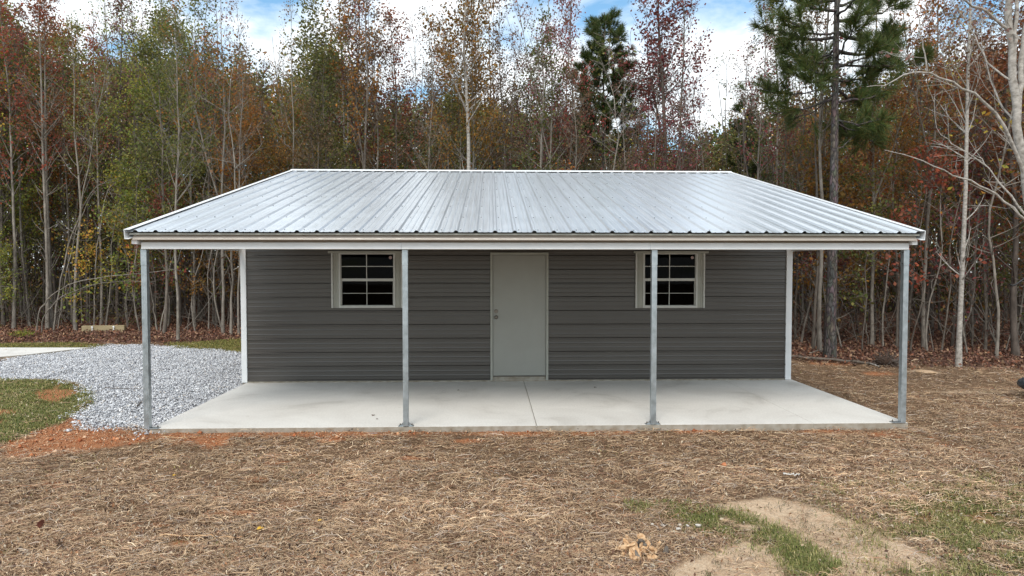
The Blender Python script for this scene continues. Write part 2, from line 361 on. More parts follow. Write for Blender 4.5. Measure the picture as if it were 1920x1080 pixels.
grassS = [gpoly([(1195, 948), (1280, 955), (1370, 962), (1430, 985), (1495, 1022), (1560, 1075), (1520, 1085), (1470, 1030), (1400, 1010), (1300, 985)])]
stripL = [gpoly([(-700, 646), (0, 645), (150, 645), (200, 650), (160, 656), (0, 656), (-700, 660)]), gpoly([(310, 643), (470, 636), (470, 662), (330, 655)])]
def psum(x, y, polys, soft):
    m = np.zeros(np.shape(x))
    for p in polys: m = np.maximum(m, sstep(-soft, soft, poly_sd(x, y, p)))
    return m
def edgeY(x):                               # where the wood begins
    return np.interp(x, [-30, -16, -4.5, 4.8, 6.2, 9, 13, 30], [12.2, 13.2, 13.3, 11.2, 8.3, 7.6, 6.0, 4.5])
def masks(x, y):
    n1 = fnoise(x, y, .9, 3); n2 = fnoise(x, y, .35, 9)
    gravel = psum(x, y, [gravel_poly], .08)
    grass = psum(x, y, [grassL], .25)*(.75+.5*n1)
    grass = np.maximum(grass, psum(x, y, grassR, .5)*(.45+.6*n1))
    grass = np.maximum(grass, psum(x, y, grassS, .12)*(.5+.7*n2))
    grass = np.maximum(grass, psum(x, y, stripL, .2)*.9)
    clay = psum(x, y, clayL, .3)*(.5+.85*n2)
    for (px, py, w, h) in clay_small:
        c = gp(px, py); e = gp(px+w, py); g = gp(px, py-h); rx = np.hypot(*(e-c)[:2]); ry = max(np.hypot(*(g-c)[:2]), .08)
        clay = np.maximum(clay, sstep(1.3, .3, np.hypot((x-c[0])/rx, (y-c[1])/ry))*(.35+.7*n2))
    clay = np.maximum(clay, sstep(-.35, -.12, y)*sstep(.2, 0, y)*sstep(SX0-.5, SX0, x)*sstep(SX1+.5, SX1, x)*(.1+.85*n1))
    clay = np.maximum(clay, (n1 > .69)*sstep(8, 2, y)*.55*n2*2*.6)
    sand = psum(x, y, sand_polys, .25)*(.86+.55*n2)
    sand = sand*(.45+.6*sstep(.15, .38, fnoise(x, y, .4, 15)))
    for (px, py, w, h) in [(1735, 697, 30, 5), (1830, 735, 130, 4), (1690, 738, 60, 3)]:
        c = gp(px, py); e = gp(px+w, py); g = gp(px, py-h); rx = np.hypot(*(e-c)[:2]); ry = np.hypot(*(g-c)[:2])
        sand = np.maximum(sand, sstep(1.2, .4, np.hypot((x-c[0])/rx, (y-c[1])/ry))*(.8 if w == 30 else .52))
    for (px, py, w, h) in [(745, 812, 26, 4), (1180, 806, 16, 4), (700, 818, 26, 3), (1262, 806, 12, 3), (1425, 808, 22, 3)]:
        c = gp(px, py); e = gp(px+w, py); g = gp(px, py-h); rx = np.hypot(*(e-c)[:2]); ry = max(np.hypot(*(g-c)[:2]), .06)
        gravel = np.maximum(gravel, sstep(1.3, .2, np.hypot((x-c[0])/rx, (y-c[1])/ry))*(.3+.5*n2))
    ed = edgeY(x); back = np.where(x < 0, ed-3.6, ed-2.6)
    litter = sstep(-1., 1.2, y-back)
    litter *= 1-sstep(.2, .8, psum(x, y, stripL, .3))*.8
    return dict(m_gravel=gravel, m_grass=grass, m_clay=clay, m_sand=sand, m_litter=litter)
def gheight(x, y):
    h = (fnoise(x, y, 1.3, 5)-.5)*.07+(fnoise(x, y, .4, 6)-.5)*.03
    near = sstep(.7, .0, np.maximum(np.maximum(SX0-x, x-SX1), np.maximum(-y, y-BACK)))
    h = h*(1-near)+near*(.018+.028*sstep(3.5, -4.6, x)+.03*(fnoise(x, y, .22, 8)-.5))*sstep(2.2, -.1, y)
    h = h+sstep(12, 60, np.hypot(x, y-5))*.4*(fnoise(x, y, 9, 7)-.3)
    return GZ+h

def grid_axis(lo, hi, a, b, fine, growth=1.12):
    c = list(np.arange(a, b+1e-6, fine)); s = fine
    up = [c[-1]]
    while up[-1] < hi: s = min(s*growth, 12); up.append(up[-1]+s)
    s = fine; dn = [c[0]]
    while dn[-1] > lo: s = min(s*growth, 12); dn.append(dn[-1]-s)
    return np.array(dn[:0:-1]+c+up[1:])
gx = grid_axis(-160, 160, -9, 9, .055, 1.06); gy = grid_axis(-60, 220, -4.6, 1.2, .05, 1.05)
X, Y = np.meshgrid(gx, gy); nx, ny = len(gx), len(gy)
V = np.stack([X.ravel(), Y.ravel(), gheight(X.ravel(), Y.ravel())], 1)
i = (np.arange(ny-1)[:, None]*nx+np.arange(nx-1)[None]).ravel()
me = qmesh('ground', V, np.stack([i, i+1, i+nx+1, i+nx], 1), smooth=True)
for k, v in masks(X.ravel(), Y.ravel()).items():
    a = me.attributes.new(k, 'FLOAT', 'POINT'); a.data.foreach_set('value', v.astype(np.float32))
tag(link('ground', me, M['ground']), kind='structure')

def clear_of_slab(x, y, m=.0):
    return ~((x > SX0-m) & (x < SX1+m) & (y > -m) & (y < BACK+.1+m))
def scatter(n, dmin, dmax, rng, spread=.98, power=1.):
    t = rng.random(n)
    if power == 1.: d = 1/(1/dmax+(1/dmin-1/dmax)*t)
    else: d = dmin+(dmax-dmin)*t**power
    u = (rng.random(n)*2-1)*spread*d
    c, s = math.cos(YAW), math.sin(YAW)
    return CAM[0]+c*u+s*d, CAM[1]-s*u+c*d, d

# --- straw mulch (stuff)
rng = np.random.default_rng(11)
x, y, d = scatter(430000, 3.4, 17, rng)
mk = masks(x, y); dens = fnoise(x, y, .28, 12)
keep = clear_of_slab(x, y, .01) & (mk['m_gravel'] < .4) & (rng.random(len(x)) < np.clip((1-mk['m_litter'])*(1.-.82*sstep(.4, .75, mk['m_clay'])-.93*sstep(.38, .8, mk['m_sand'])-.75*sstep(.45, .75, mk['m_grass'])*(mk['m_grass'] > .4)), .02, 1)*(.30+1.5*sstep(.25, .75, dens)))
x, y, d = x[keep], y[keep], d[keep]; n = len(x)
ang = (fnoise(x, y, .3, 20)-.5)*9+rng.normal(size=n)*1.3
el = rng.normal(size=n)*.10
D = np.stack([np.cos(ang)*np.cos(el), np.sin(ang)*.8*np.cos(el), np.abs(np.sin(el))*.6], 1)
Ls = (.035+.13*rng.random(n)**1.8)*(1+.02*d); Ws = rng.uniform(.0018, .0048, n)*(.75+.06*d)
clump = sstep(.5, .75, dens[keep])
z = gheight(x, y)+rng.random(n)**2*(.016+.05*clump)+.006
V, Q = strands(np.stack([x, y, z], 1), D, Ls, Ws, rng.uniform(0, .018, n), rng)
tone = fnoise(x, y, .8, 30)[:, None]
c = tints([(.47, .36, .24), (.37, .275, .185), (.25, .18, .125), (.13, .085, .06), (.40, .36, .32), (.60, .51, .38), (.30, .17, .11)], n, rng, [.2, .22, .2, .13, .1, .06, .09], .18)
t2 = fnoise(x, y, 1.9, 33)[:, None]; c = c*(.90+.64*tone)*(.86+.32*t2)*np.array([[1.05, .965, .885]])
tag(link('straw_mulch', qmesh('straw_mulch', V, Q, tint=np.repeat(c, 6, 0)), M['straw']), 'dry tan and grey-brown straw strewn over the bare yard', 'straw', kind='stuff')

x, y, d = scatter(26000, 3.4, 14, rng); mk = masks(x, y); k = clear_of_slab(x, y, .02) & (mk['m_gravel'] < .4) & (rng.random(len(x)) < (1-sstep(.4, .8, mk['m_sand'])*.8)*(.2+fnoise(x, y, .6, 77))); x, y = x[k], y[k]
C = np.stack([x, y, gheight(x, y)+.018+.03*rng.random(len(x))], 1); V, Q = leaves(C, rng.uniform(.012, .038, len(x)), rng, .5, flat=2.)
c = tints([(.09, .05, .035), (.14, .075, .05), (.40, .29, .19), (.06, .04, .03), (.24, .12, .06), (.50, .42, .31)], len(x), rng, None, .2)
tag(link('chaff', qmesh('chaff', V, Q, tint=np.repeat(c, 4, 0)), M['litter']), 'small leaf scraps and chaff mixed into the straw', 'chaff', kind='stuff')

# --- grass blades (stuff)
def blades(x, y, rng, cols, w, hmin, hmax, wid, name, label):
    n = len(x); a = rng.random(n)*2*PI; lean = rng.uniform(.2, 1.7, n); h = rng.uniform(hmin, hmax, n)
    dx, dy = np.cos(a), np.sin(a); z = gheight(x, y)-.004
    P0 = np.stack([x, y, z], 1); s = np.stack([-dy, dx, 0*dx], 1)*wid[:, None]/2
    P1 = P0+np.stack([dx*h*lean*.35, dy*h*lean*.35, h*.6], 1); P2 = P0+np.stack([dx*h*lean, dy*h*lean, h*np.maximum(.25, 1-.5*lean)], 1)
    V = np.stack([P0-s, P0+s, P1-s*.8, P1+s*.8, P2-s*.15, P2+s*.15], 1).reshape(-1, 3)
    k = np.arange(n)[:, None]*6; Q = np.stack([k+[0, 1, 3, 2], k+[2, 3, 5, 4]], 1).reshape(-1, 4)
    c = tints(cols, n, rng, w, .2)
    tag(link(name, qmesh(name, V, Q, tint=np.repeat(c, 6, 0)), M['grass']), label, 'grass', kind='stuff')
GC = [(.15, .18, .05), (.23, .235, .075), (.34, .30, .11), (.50, .42, .22), (.09, .12, .035)]
def pick(n, test, dmin, dmax, xs):
    d = 1/(1/dmax+(1/dmin-1/dmax)*rng.random(n)); u = rng.uniform(*xs, n)*d
    c, s = math.cos(YAW), math.sin(YAW); x = CAM[0]+c*u+s*d; y = CAM[1]-s*u+c*d
    k = test(x, y) & clear_of_slab(x, y, .02); return x[k], y[k], d[k]
x, y, d = pick(260000, lambda x, y: (rng.random(len(x)) < psum(x, y, [grassL], .15)*np.clip(1.5*fnoise(x, y, .35, 41)-.2, 0, 1)*(1-sstep(.4, .6, masks(x, y)['m_clay'])*.9)), 7.2, 13, (-1.0, -.45))
blades(x, y, rng, GC, [.3, .28, .2, .1, .12], .02, .07, .005+.0004*d, 'lawn_grass', 'short green grass on the lawn beside the gravel')
x, y, d = pick(230000, lambda x, y: rng.random(len(x)) < psum(x, y, grassR, .6)*np.clip(3.4*fnoise(x, y, .22, 42)-1.3, 0, 1)*.8, 3.6, 6.5, (.2, 1.0))
blades(x, y, rng, GC, [.2, .22, .24, .22, .12], .02, .075, .0045+0*d, 'weedy_grass', 'thin weedy green grass at the right front of the yard')
x, y, d = pick(120000, lambda x, y: rng.random(len(x)) < psum(x, y, grassS, .2)*np.clip(3.6*fnoise(x, y, .16, 43)-1.1, 0, 1), 3.8, 6, (.1, .55))
blades(x, y, rng, GC, [.4, .3, .15, .1, .05], .02, .08, .0045+0*d, 'green_grass_strip', 'strip of brighter green grass between the two sandy patches')
x, y, d = pick(160000, lambda x, y: rng.random(len(x)) < psum(x, y, stripL, .15)*.9, 13, 22, (-1.0, -.35))
blades(x, y, rng, [(.24, .22, .06), (.34, .28, .10), (.15, .17, .05)], None, .03, .08, .012+0*d, 'olive_grass_strip', 'yellowish olive grass strip in front of the left wood')
x, y, d = pick(50000, lambda x, y: rng.random(len(x)) < psum(x, y, sand_polys, .4)*np.clip(5*fnoise(x, y, .14, 46)-2.9, 0, 1)*.8, 3.7, 6.5, (.0, .9))
blades(x, y, rng, [(.16, .14, .07), (.12, .13, .05), (.22, .18, .10), (.10, .08, .05)], None, .015, .05, .004+0*d, 'sand_weeds', 'small dull weeds dotted over the bare sandy patches')
x, y, d = pick(60000, lambda x, y: (rng.random(len(x)) < np.clip(3*fnoise(x, y, .5, 44)-1.75, 0, 1)*.55) & (y < 7) & (masks(x, y)['m_gravel'] < .3), 3.6, 14, (-.9, .95))
blades(x, y, rng, GC, [.12, .2, .26, .32, .1], .015, .05, .004+.0004*d, 'sparse_grass', 'sparse grass blades poking through the straw')

# --- leaf litter (stuff)
n0 = 190000; x = rng.uniform(-24, 22, n0); y = edgeY(x)+rng.uniform(-4.6, 11, n0)
mk = masks(x, y); k = (rng.random(n0) < mk['m_litter']*1.1) & clear_of_slab(x, y, .05) & (mk['m_gravel'] < .5); x, y = x[k], y[k]
C = np.stack([x, y, gheight(x, y)+.012+rng.random(len(x))**2*.07], 1)
V, Q = leaves(C, rng.uniform(.04, .09, len(x)), rng, .65, flat=2.2)
c = tints([(.13, .06, .045), (.20, .10, .07), (.28, .16, .11), (.09, .05, .04), (.32, .20, .12), (.22, .09, .05)], len(x), rng, None, .2)
tag(link('leaf_litter', qmesh('leaf_litter', V, Q, tint=np.repeat(c, 4, 0)), M['litter']), 'reddish brown fallen leaves carpeting the ground under the trees', 'leaf litter', kind='stuff')

# --- gravel (stuff)
n0 = 190000; px0 = np.array(gravel_poly)
x = rng.uniform(-13, -4.3, n0); y = rng.uniform(-.6, 13.2, n0)
sd = poly_sd(x, y, gravel_poly)+(fnoise(x, y, .3, 50)-.5)*.5
k = (rng.random(n0) < sstep(-.25, .12, sd)) & clear_of_slab(x, y, .03); x, y = x[k], y[k]; n = len(x)
u = np.array([(1, 0, 0), (0, 1, 0), (-1, 0, 0), (0, -1, 0), (0, 0, 1), (0, 0, -1.)])
s = rng.uniform(.008, .018, n)*(1+.7*(rng.random(n) < .06))
A = rng.normal(size=(n, 3, 3))
A[:, 0] /= np.linalg.norm(A[:, 0], axis=1)[:, None]; A[:, 1] = np.cross(A[:, 0], A[:, 1]); A[:, 1] /= np.linalg.norm(A[:, 1], axis=1)[:, None]; A[:, 2] = np.cross(A[:, 0], A[:, 1])
loc = u[None]*rng.uniform(.55, 1.25, (n, 6, 1))*s[:, None, None]+rng.normal(size=(n, 6, 3))*s[:, None, None]*.18
loc = np.einsum('nij,njk->nik', loc, A); loc[:, :, 2] *= .75
V = (loc+np.stack([x, y, gheight(x, y)+.008+rng.random(n)*.022], 1)[:, None]).reshape(-1, 3)
T = np.array([(0, 1, 4), (1, 2, 4), (2, 3, 4), (3, 0, 4), (1, 0, 5), (2, 1, 5), (3, 2, 5), (0, 3, 5)])
Q = (np.arange(n)[:, None, None]*6+T[None]).reshape(-1, 3)
c = tints([(.68, .69, .71), (.55, .56, .59), (.40, .41, .44), (.78, .78, .79), (.17, .17, .19), (.58, .53, .48)], n, rng, [.3, .28, .17, .14, .07, .04], .08)
tag(link('gravel', qmesh('gravel', V, Q, tint=np.repeat(c, 6, 0)), M['gravel']), 'loose pale grey crushed stone beside the building', 'gravel', kind='stuff')

# --- crumbs of red clay (stuff)
x = rng.uniform(-12, 5.6, 60000); y = rng.uniform(-2.2, 1.5, 60000); k = (rng.random(60000) < sstep(.35, .8, masks(x, y)['m_clay'])*.5) & clear_of_slab(x, y, .01); x, y = x[k], y[k]; n = len(x)
s = rng.uniform(.004, .016, n)*(1+1.3*(rng.random(n) < .05)); loc = u[None]*rng.uniform(.6, 1.2, (n, 6, 1))*s[:, None, None]
a_ = rng.random(n)*6.28; ca, sa = np.cos(a_)[:, None], np.sin(a_)[:, None]; loc = np.stack([loc[:, :, 0]*ca-loc[:, :, 1]*sa, loc[:, :, 0]*sa+loc[:, :, 1]*ca, loc[:, :, 2]*.8], 2)
V = (loc+np.stack([x, y, gheight(x, y)+s*.4], 1)[:, None]).reshape(-1, 3); Q = (np.arange(n)[:, None, None]*6+T[None]).reshape(-1, 3)
c = tints([(.46, .18, .08), (.36, .12, .05), (.55, .28, .15), (.60, .40, .26)], n, rng, None, .12)
tag(link('clay_crumbs', qmesh('clay_crumbs', V, Q, tint=np.repeat(c, 6, 0)), M['gravel']), 'crumbs of red clay along the patio edge and left yard', 'clay', kind='stuff')

# ------------------------------------------------------------------ slabs
mb = MB(); JX = .06
mb.box(SX0, JX-.006, 0, P_WALL+.02, -.35, 0); mb.box(JX+.006, 3.45, 0, P_WALL+.02, -.35, 0); mb.box(3.4505, SX1, 0, P_WALL+.02, -.35, 0)
mb.box(JX-.0058, JX+.0058, .001, P_WALL, -.3, -.012)
tag(mb.build('patio', M['patio'], bevel=.004), kind='structure')
a, b, c2, e = gp(-900, 655)[:2], gp(168, 655)[:2], gp(45, 669)[:2], gp(-900, 745)[:2]
mb = MB(); q = [a, b, c2, e]
mb.add([(*p, GZ-.2) for p in q]+[(*p, GZ+.045) for p in q], [(0, 1, 2, 3), (7, 6, 5, 4), (0, 4, 5, 1), (1, 5, 6, 2), (2, 6, 7, 3), (3, 7, 4, 0)])
tag(mb.build('driveway', M['drive'], bevel=.004), kind='structure')

# ------------------------------------------------------------------ building
B = empty('metal_building', (0, P_WALL, 0))
tag(B, 'dark grey metal shed with white trim, pale metal roof and open front porch', 'building')
BO = (0, P_WALL, 0)
def part(mb, name, m, parent=B, bevel=0., smooth=False, off=BO): return mb.build(name, m, parent, bevel, smooth, off)
def pfa(px, py, Yp=P_WALL): q = yp(px, py, Yp); return q[0], q[2]
# openings on the wall plane
W1 = (pfa(622, 520)[0], pfa(755.5, 520)[0], pfa(700, 577)[1], pfa(700, 475)[1])
W2 = (pfa(1191, 520)[0], pfa(1320.5, 520)[0], pfa(1250, 577)[1], pfa(1250, 475)[1])
DR = (pfa(919.5, 600)[0], pfa(1028, 600)[0], .035, pfa(970, 473.5)[1])
WT = 2.62                                    # the wall runs up behind the header
ZB = .03
def rib_profile(z0, z1, depth=.024):
    p = .2286; pts = []
    k = -1
    while ZB+k*p < z1+p:
        b = ZB+k*p
        pts += [(b-.017, 0), (b-.010, depth), (b+.006, depth), (b+.020, 0)]
        for q in (.076, .152): pts += [(b+q-.014, 0), (b+q-.004, .0022), (b+q+.004, .0022), (b+q+.014, 0)]
        k += 1
    Z = [a for a, _ in pts]; O = [b for _, b in pts]
    res = [(z0, float(np.interp(z0, Z, O)))]+[(a, b) for a, b in pts if z0 < a < z1]+[(z1, float(np.interp(z1, Z, O)))]
    return res
def siding(mb, x0, x1, z0, z1, fn):
    pr = rib_profile(z0, z1); v = []; f = []; nseg = max(1, int((x1-x0)/1.2))
    for i in range(nseg+1):
        xx = x0+(x1-x0)*i/nseg
        v += [fn(xx, z, o) for z, o in pr]
    m_ = len(pr)
    for i in range(nseg):
        for j in range(m_-1): f.append((i*m_+j, (i+1)*m_+j, (i+1)*m_+j+1, i*m_+j+1))
    mb.add(v, f)
front = lambda x, z, o: (x, P_WALL-o, z)
mb = MB()
xs = [-BX, W1[0]+.03, W1[1]-.03, DR[0]+.02, DR[1]-.02, W2[0]+.03, W2[1]-.03, BX]
siding(mb, xs[0], xs[1], ZB, WT, front); siding(mb, xs[2], xs[3], ZB, WT, front); siding(mb, xs[4], xs[5], ZB, WT, front); siding(mb, xs[6], xs[7], ZB, WT, front)
for (a, b, w) in ((xs[1], xs[2], W1), (xs[5], xs[6], W2)):
    siding(mb, a, b, ZB, w[2]+.02, front); siding(mb, a, b, w[3]-.02, WT, front)
siding(mb, xs[3], xs[4], DR[3]-.02, WT, front)
for xx in [-4.2, -3.35, -2.35, -1.3, 1.25, 2.35, 3.0, 4.05]:          # screws on the ribs
    for k in range(1, 10):
        z = ZB+k*.2286+.035
        inw = any(w[0]-.1 < xx < w[1]+.1 and w[2]-.1 < z < w[3]+.1 for w in (W1, W2, DR))
        if not inw: mb.cyl((xx, P_WALL-.0, z), (xx, P_WALL-.006, z), .006, .005, 6)
part(mb, 'front_wall', M['siding'])
for sx, nm in ((-1, 'side_wall'), (1, 'side_wall')):
    mb = MB(); siding(mb, P_WALL, BACK, ZB, 2.62, lambda t, z, o: (sx*(BX+o), t, z))
    ry = P_WALL+3.05
    mb.add([(sx*BX, P_WALL, 2.60), (sx*BX, BACK, 2.60), (sx*BX, BACK, 3.05), (sx*BX, ry, 3.80), (sx*BX, P_WALL, 3.05)], [(0, 1, 2, 3, 4)])
    part(mb, nm, M['siding'])
mb = MB(); siding(mb, -BX, BX, ZB, 3.05, lambda x, z, o: (x, BACK+o, z)); part(mb, 'back_wall', M['siding'])
mb = MB(); mb.box(-BX+.03, BX-.03, P_WALL+.12, BACK-.05, .036, .05); part(mb, 'floor', M['inside'])
mb = MB(); mb.box(-BX+.02, -BX+.03, P_WALL+.1, BACK-.02, .036, 3.0).box(BX-.03, BX-.02, P_WALL+.1, BACK-.02, .036, 3.0).box(-BX+.03, BX-.03, BACK-.03, BACK-.02, .05, 3.0).box(-BX+.02, BX-.02, P_WALL+.1, BACK-.02, 2.5, 2.51)
part(mb, 'interior_lining', M['inside'])
mb = MB(); mb.box(-BX-.01, BX+.02, P_WALL-.012, BACK+.02, -.3, .027); part(mb, 'foundation', M['patio'], bevel=.003)
mb = MB(); mb.box(-BX+.05, DR[0]-.002, P_WALL-.022, P_WALL-.008, .027, .040).box(DR[1]+.002, BX-.05, P_WALL-.022, P_WALL-.008, .027, .040); part(mb, 'base_trim', M['siding'])
for (a, b) in ((-BX-.015, -BX+.075), (BX-.085, BX+.015)):
    mb = MB(); mb.box(a, b, P_WALL-.027, P_WALL+.09, .006, WT); part(mb, 'corner_trim', M['trim'], bevel=.004)
for sx in (-1, 1):
    mb = MB(); mb.box(*sorted((sx*(BX-.07), sx*(BX+.024))), BACK-.085, BACK+.024, .03, 2.9); part(mb, 'corner_trim', M['trim'], bevel=.004)

# roof : ridge and eave lines
EY, EZ, RY, RZ, XE = -.168, 2.312, 6.16, 3.93, 4.665
SL = (RZ-EZ)/(RY-EY)
def roof_profile():
    p = .2286; pts = []; k0 = -21
    for k in range(k0, 22):
        b = k*p+.02
        pts += [(b-.030, 0), (b-.011, .021), (b+.011, .021), (b+.030, 0)]
        for q in (.076, .152): pts += [(b+q-.012, 0), (b+q-.005, .0035), (b+q+.005, .0035), (b+q+.012, 0)]
    return [(-XE, 0)]+[q for q in pts if -XE < q[0] < XE]+[(XE, 0)]
RP = roof_profile()
def roof_sheet(y0, z0, y1, z1, seg=14):
    mb = MB(); v = []; f = []; n = len(RP); L = math.hypot(y1-y0, z1-z0); ny_, nz_ = -(z1-z0)/L, (y1-y0)/L
    if nz_ < 0: ny_, nz_ = -ny_, -nz_
    for i in range(seg+1):
        t = i/seg
        for (xx, o) in RP:
            w = .0016*math.sin(7*t*5+xx*3.1)+.0012*math.sin(t*23+xx*1.3)
            w = 0 if i in (0, seg) else w
            v.append((xx, y0+(y1-y0)*t+ny_*(o+w), z0+(z1-z0)*t+nz_*(o+w)))
    for i in range(seg):
        for j in range(n-1): f.append((i*n+j, i*n+j+1, (i+1)*n+j+1, (i+1)*n+j))
    mb.add(v, f)
    mb.nsheet = len(mb.f)
    rows = [.02, .15, .29, .43, .57, .71, .85, .96]
    for r_ in rows:
        for k in range(-20, 21):
            xx = k*.2286+.02+.05
            a = Vector((xx, y0+(y1-y0)*r_, z0+(z1-z0)*r_)); nn = Vector((0, ny_, nz_))
            mb.cyl(a-nn*.002, a+nn*.006, .0085, .0075, 6)
    return mb
def top_of(y): return EZ+SL*(y-EY)
def roof_part(mb):
    o = part(mb, 'roof', M['roof']); o.data.materials.append(M['screw']); o.data.polygons.foreach_set('material_index', [0]*mb.nsheet+[1]*(len(mb.f)-mb.nsheet)); return o
rf = roof_part(roof_sheet(EY, EZ, RY, RZ))
bz = RZ-SL*(BACK+.17-RY)
rb = roof_part(roof_sheet(BACK+.17, bz, RY, RZ))
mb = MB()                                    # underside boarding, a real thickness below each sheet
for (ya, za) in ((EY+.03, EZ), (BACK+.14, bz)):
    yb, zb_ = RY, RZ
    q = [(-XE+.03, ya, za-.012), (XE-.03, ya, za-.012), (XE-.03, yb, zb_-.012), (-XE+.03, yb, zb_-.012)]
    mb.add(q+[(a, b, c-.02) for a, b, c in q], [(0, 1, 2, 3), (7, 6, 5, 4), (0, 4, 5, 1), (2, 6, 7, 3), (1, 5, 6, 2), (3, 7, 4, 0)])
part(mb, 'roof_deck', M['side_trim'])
mb = MB(); cw = .10                          # ridge cap folded over both slopes, standing on the ribs
c0 = .026
v = []; 
for xx in (-XE-.01, XE+.01):
    v += [(xx, RY-cw, RZ-SL*cw+c0), (xx, RY-.012, RZ+c0+.012), (xx, RY+.012, RZ+c0+.012), (xx, RY+cw, RZ-SL*cw+c0), (xx, RY+cw, RZ-SL*cw+c0-.006), (xx, RY, RZ+c0+.002), (xx, RY-cw, RZ-SL*cw+c0-.006)]
mb.add(v, [(i, (i+1) % 7, 7+(i+1) % 7, 7+i) for i in range(7)]+[tuple(range(6, -1, -1)), tuple(range(7, 14))])
part(mb, 'ridge_cap', M['trim'], rf)
# gable trims
for sx in (-1, 1):
    mb = MB()
    for (ya, za, yb, zb_) in ((EY-.012, EZ, RY, RZ), (BACK+.18, bz, RY, RZ)):
        x1 = sx*XE; q = []
        for (yy, zz) in ((ya, za), (yb, zb_)):
            q += [(x1-sx*.055, yy, zz+.026), (x1+sx*.012, yy, zz+.026), (x1+sx*.004, yy, zz-.085), (x1-sx*.05, yy, zz-.085), (x1-sx*.05, yy, zz-.08), (x1+sx*.0, yy, zz-.08), (x1+sx*.007, yy, zz+.022), (x1-sx*.055, yy, zz+.022)]
        mb.add(q, [(i, (i+1) % 8, 8+(i+1) % 8, 8+i) for i in range(8)]+[tuple(range(8)), tuple(range(15, 7, -1))])
    part(mb, 'gable_trim', M['trim'], rf)
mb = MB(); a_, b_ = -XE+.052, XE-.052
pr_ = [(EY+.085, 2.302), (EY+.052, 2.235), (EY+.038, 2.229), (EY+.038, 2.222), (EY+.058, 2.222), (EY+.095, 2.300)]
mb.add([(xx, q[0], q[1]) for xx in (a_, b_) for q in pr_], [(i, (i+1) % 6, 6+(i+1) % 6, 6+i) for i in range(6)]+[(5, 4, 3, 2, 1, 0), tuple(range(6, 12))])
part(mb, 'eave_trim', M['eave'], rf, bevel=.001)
# stepped rafter tails at both ends of the header
for sx in (-1, 1):
    mb = MB(); mb.box(*sorted((sx*(BX-.0), sx*(BX+.065))), EY+.075, P_WALL+.0, 2.175, 2.222)
    part(mb, 'rafter_tail', M['trim'], rf)
# header beam with its folded bottom lip
HZ = 2.118; HX = pfa(264.5, 466, -.045)[0], pfa(1704.5, 468, -.045)[0]
jn = [HX[0], pfa(753, 466, -.045)[0], pfa(1219, 466, -.045)[0], HX[1]]
mb = MB()
for k in range(3):
    o = .0015*(k % 2)
    mb.box(jn[k]+.0008, jn[k+1]-.0008, -.045-o, .045, HZ, 2.196).box(jn[k]+.001, jn[k+1]-.001, -.050-o, -.046-o, HZ+.001, HZ+.012)
hd = part(mb, 'header_beam', M['trim'], bevel=.002)
part(MB().box(HX[0]+.004, HX[1]-.004, -.022, .03, 2.1965, 2.300), 'header_shade_band', M['eave_shade'])  # set-back strip added for the shaded band, its shade painted in as tan
for k in range(7):                           # purlins/rafters carrying the porch roof
    xx = -4.4+k*8.8/6; mb = MB()
    q = []
    for (yy, zo) in ((.05, 0), (P_WALL-.03, 0)):
        t = top_of(yy)-.05
        q += [(xx-.03, yy, t-.06), (xx+.03, yy, t-.06), (xx+.03, yy, t), (xx-.03, yy, t)]
    mb.add(q, [(0, 1, 2, 3), (7, 6, 5, 4), (0, 4, 5, 1), (1, 5, 6, 2), (2, 6, 7, 3), (3, 7, 4, 0)])
    part(mb, 'rafter', M['galv'])
# posts
def post(px, bpx, face=None):
    x0 = pfa(px, 620, -.032)[0]; w = .0315; y0 = 0.018
    mb = MB(); mb.box(x0-w, x0+w, y0-w, y0+w, .008, HZ-.001)
    # raised grooves rolled into the face and the overlapping sleeve at the top
    for gx_ in (-.013, .013): mb.box(x0+gx_-.004, x0+gx_+.004, y0-w-.0015, y0-w+.001, .01, HZ-.003)
    p_ = part(mb, 'post', M['galv'], bevel=.004)
    mb = MB(); mb.box(x0-w-.003, x0+w+.003, y0-w-.003, y0+w+.003, HZ-.19, HZ-.0015); part(mb, 'sleeve', M['galv'], p_, bevel=.003)
    for (zz) in (HZ-.035, HZ-.165):
        mb = MB(); mb.cyl((x0-w-.012, y0-.01, zz), (x0+w+.012, y0-.01, zz), .006, n=6); part(mb, 'bolt', M['steel'], p_)
    s = 1 if bpx > px else -1
    a, b = (x0-.09, x0+.09) if abs(bpx-px) < 1 else (x0-.03, x0+.13) if s > 0 else (x0-.13, x0+.03)
    mb = MB(); mb.box(a, b, max(-.0, y0-.04) if abs(bpx-px) < 1 else y0-.03, y0+.05, 0.0005, .007)
    bp = part(mb, 'base_plate', M['galv'], p_, bevel=.001)
    for t in ((a+.02), (b-.02)):
        mb = MB(); mb.cyl((t, y0+.01, .006), (t, y0+.01, .022), .010, n=6).cyl((t, y0+.01, .02), (t, y0+.01, .034), .005, n=6); part(mb, 'bolt', M['steel'], p_)
    if abs(bpx-px) < 1:
        for s_ in (-1, 1):
            mb = MB(); mb.add([(x0+s_*(w+.0005), y0-.003, .0075), (x0+s_*(w+.045), y0-.003, .0075), (x0+s_*(w+.0005), y0-.003, .055), (x0+s_*(w+.0005), y0+.003, .0075), (x0+s_*(w+.045), y0+.003, .0075), (x0+s_*(w+.0005), y0+.003, .055)], [(0, 1, 2), (5, 4, 3), (0, 3, 4, 1), (1, 4, 5, 2), (2, 5, 3, 0)])
            part(mb, 'gusset', M['galv'], p_)
post(270, 280); post(759.5, 759.5); post(1227.3, 1227.3); post(1699, 1690)
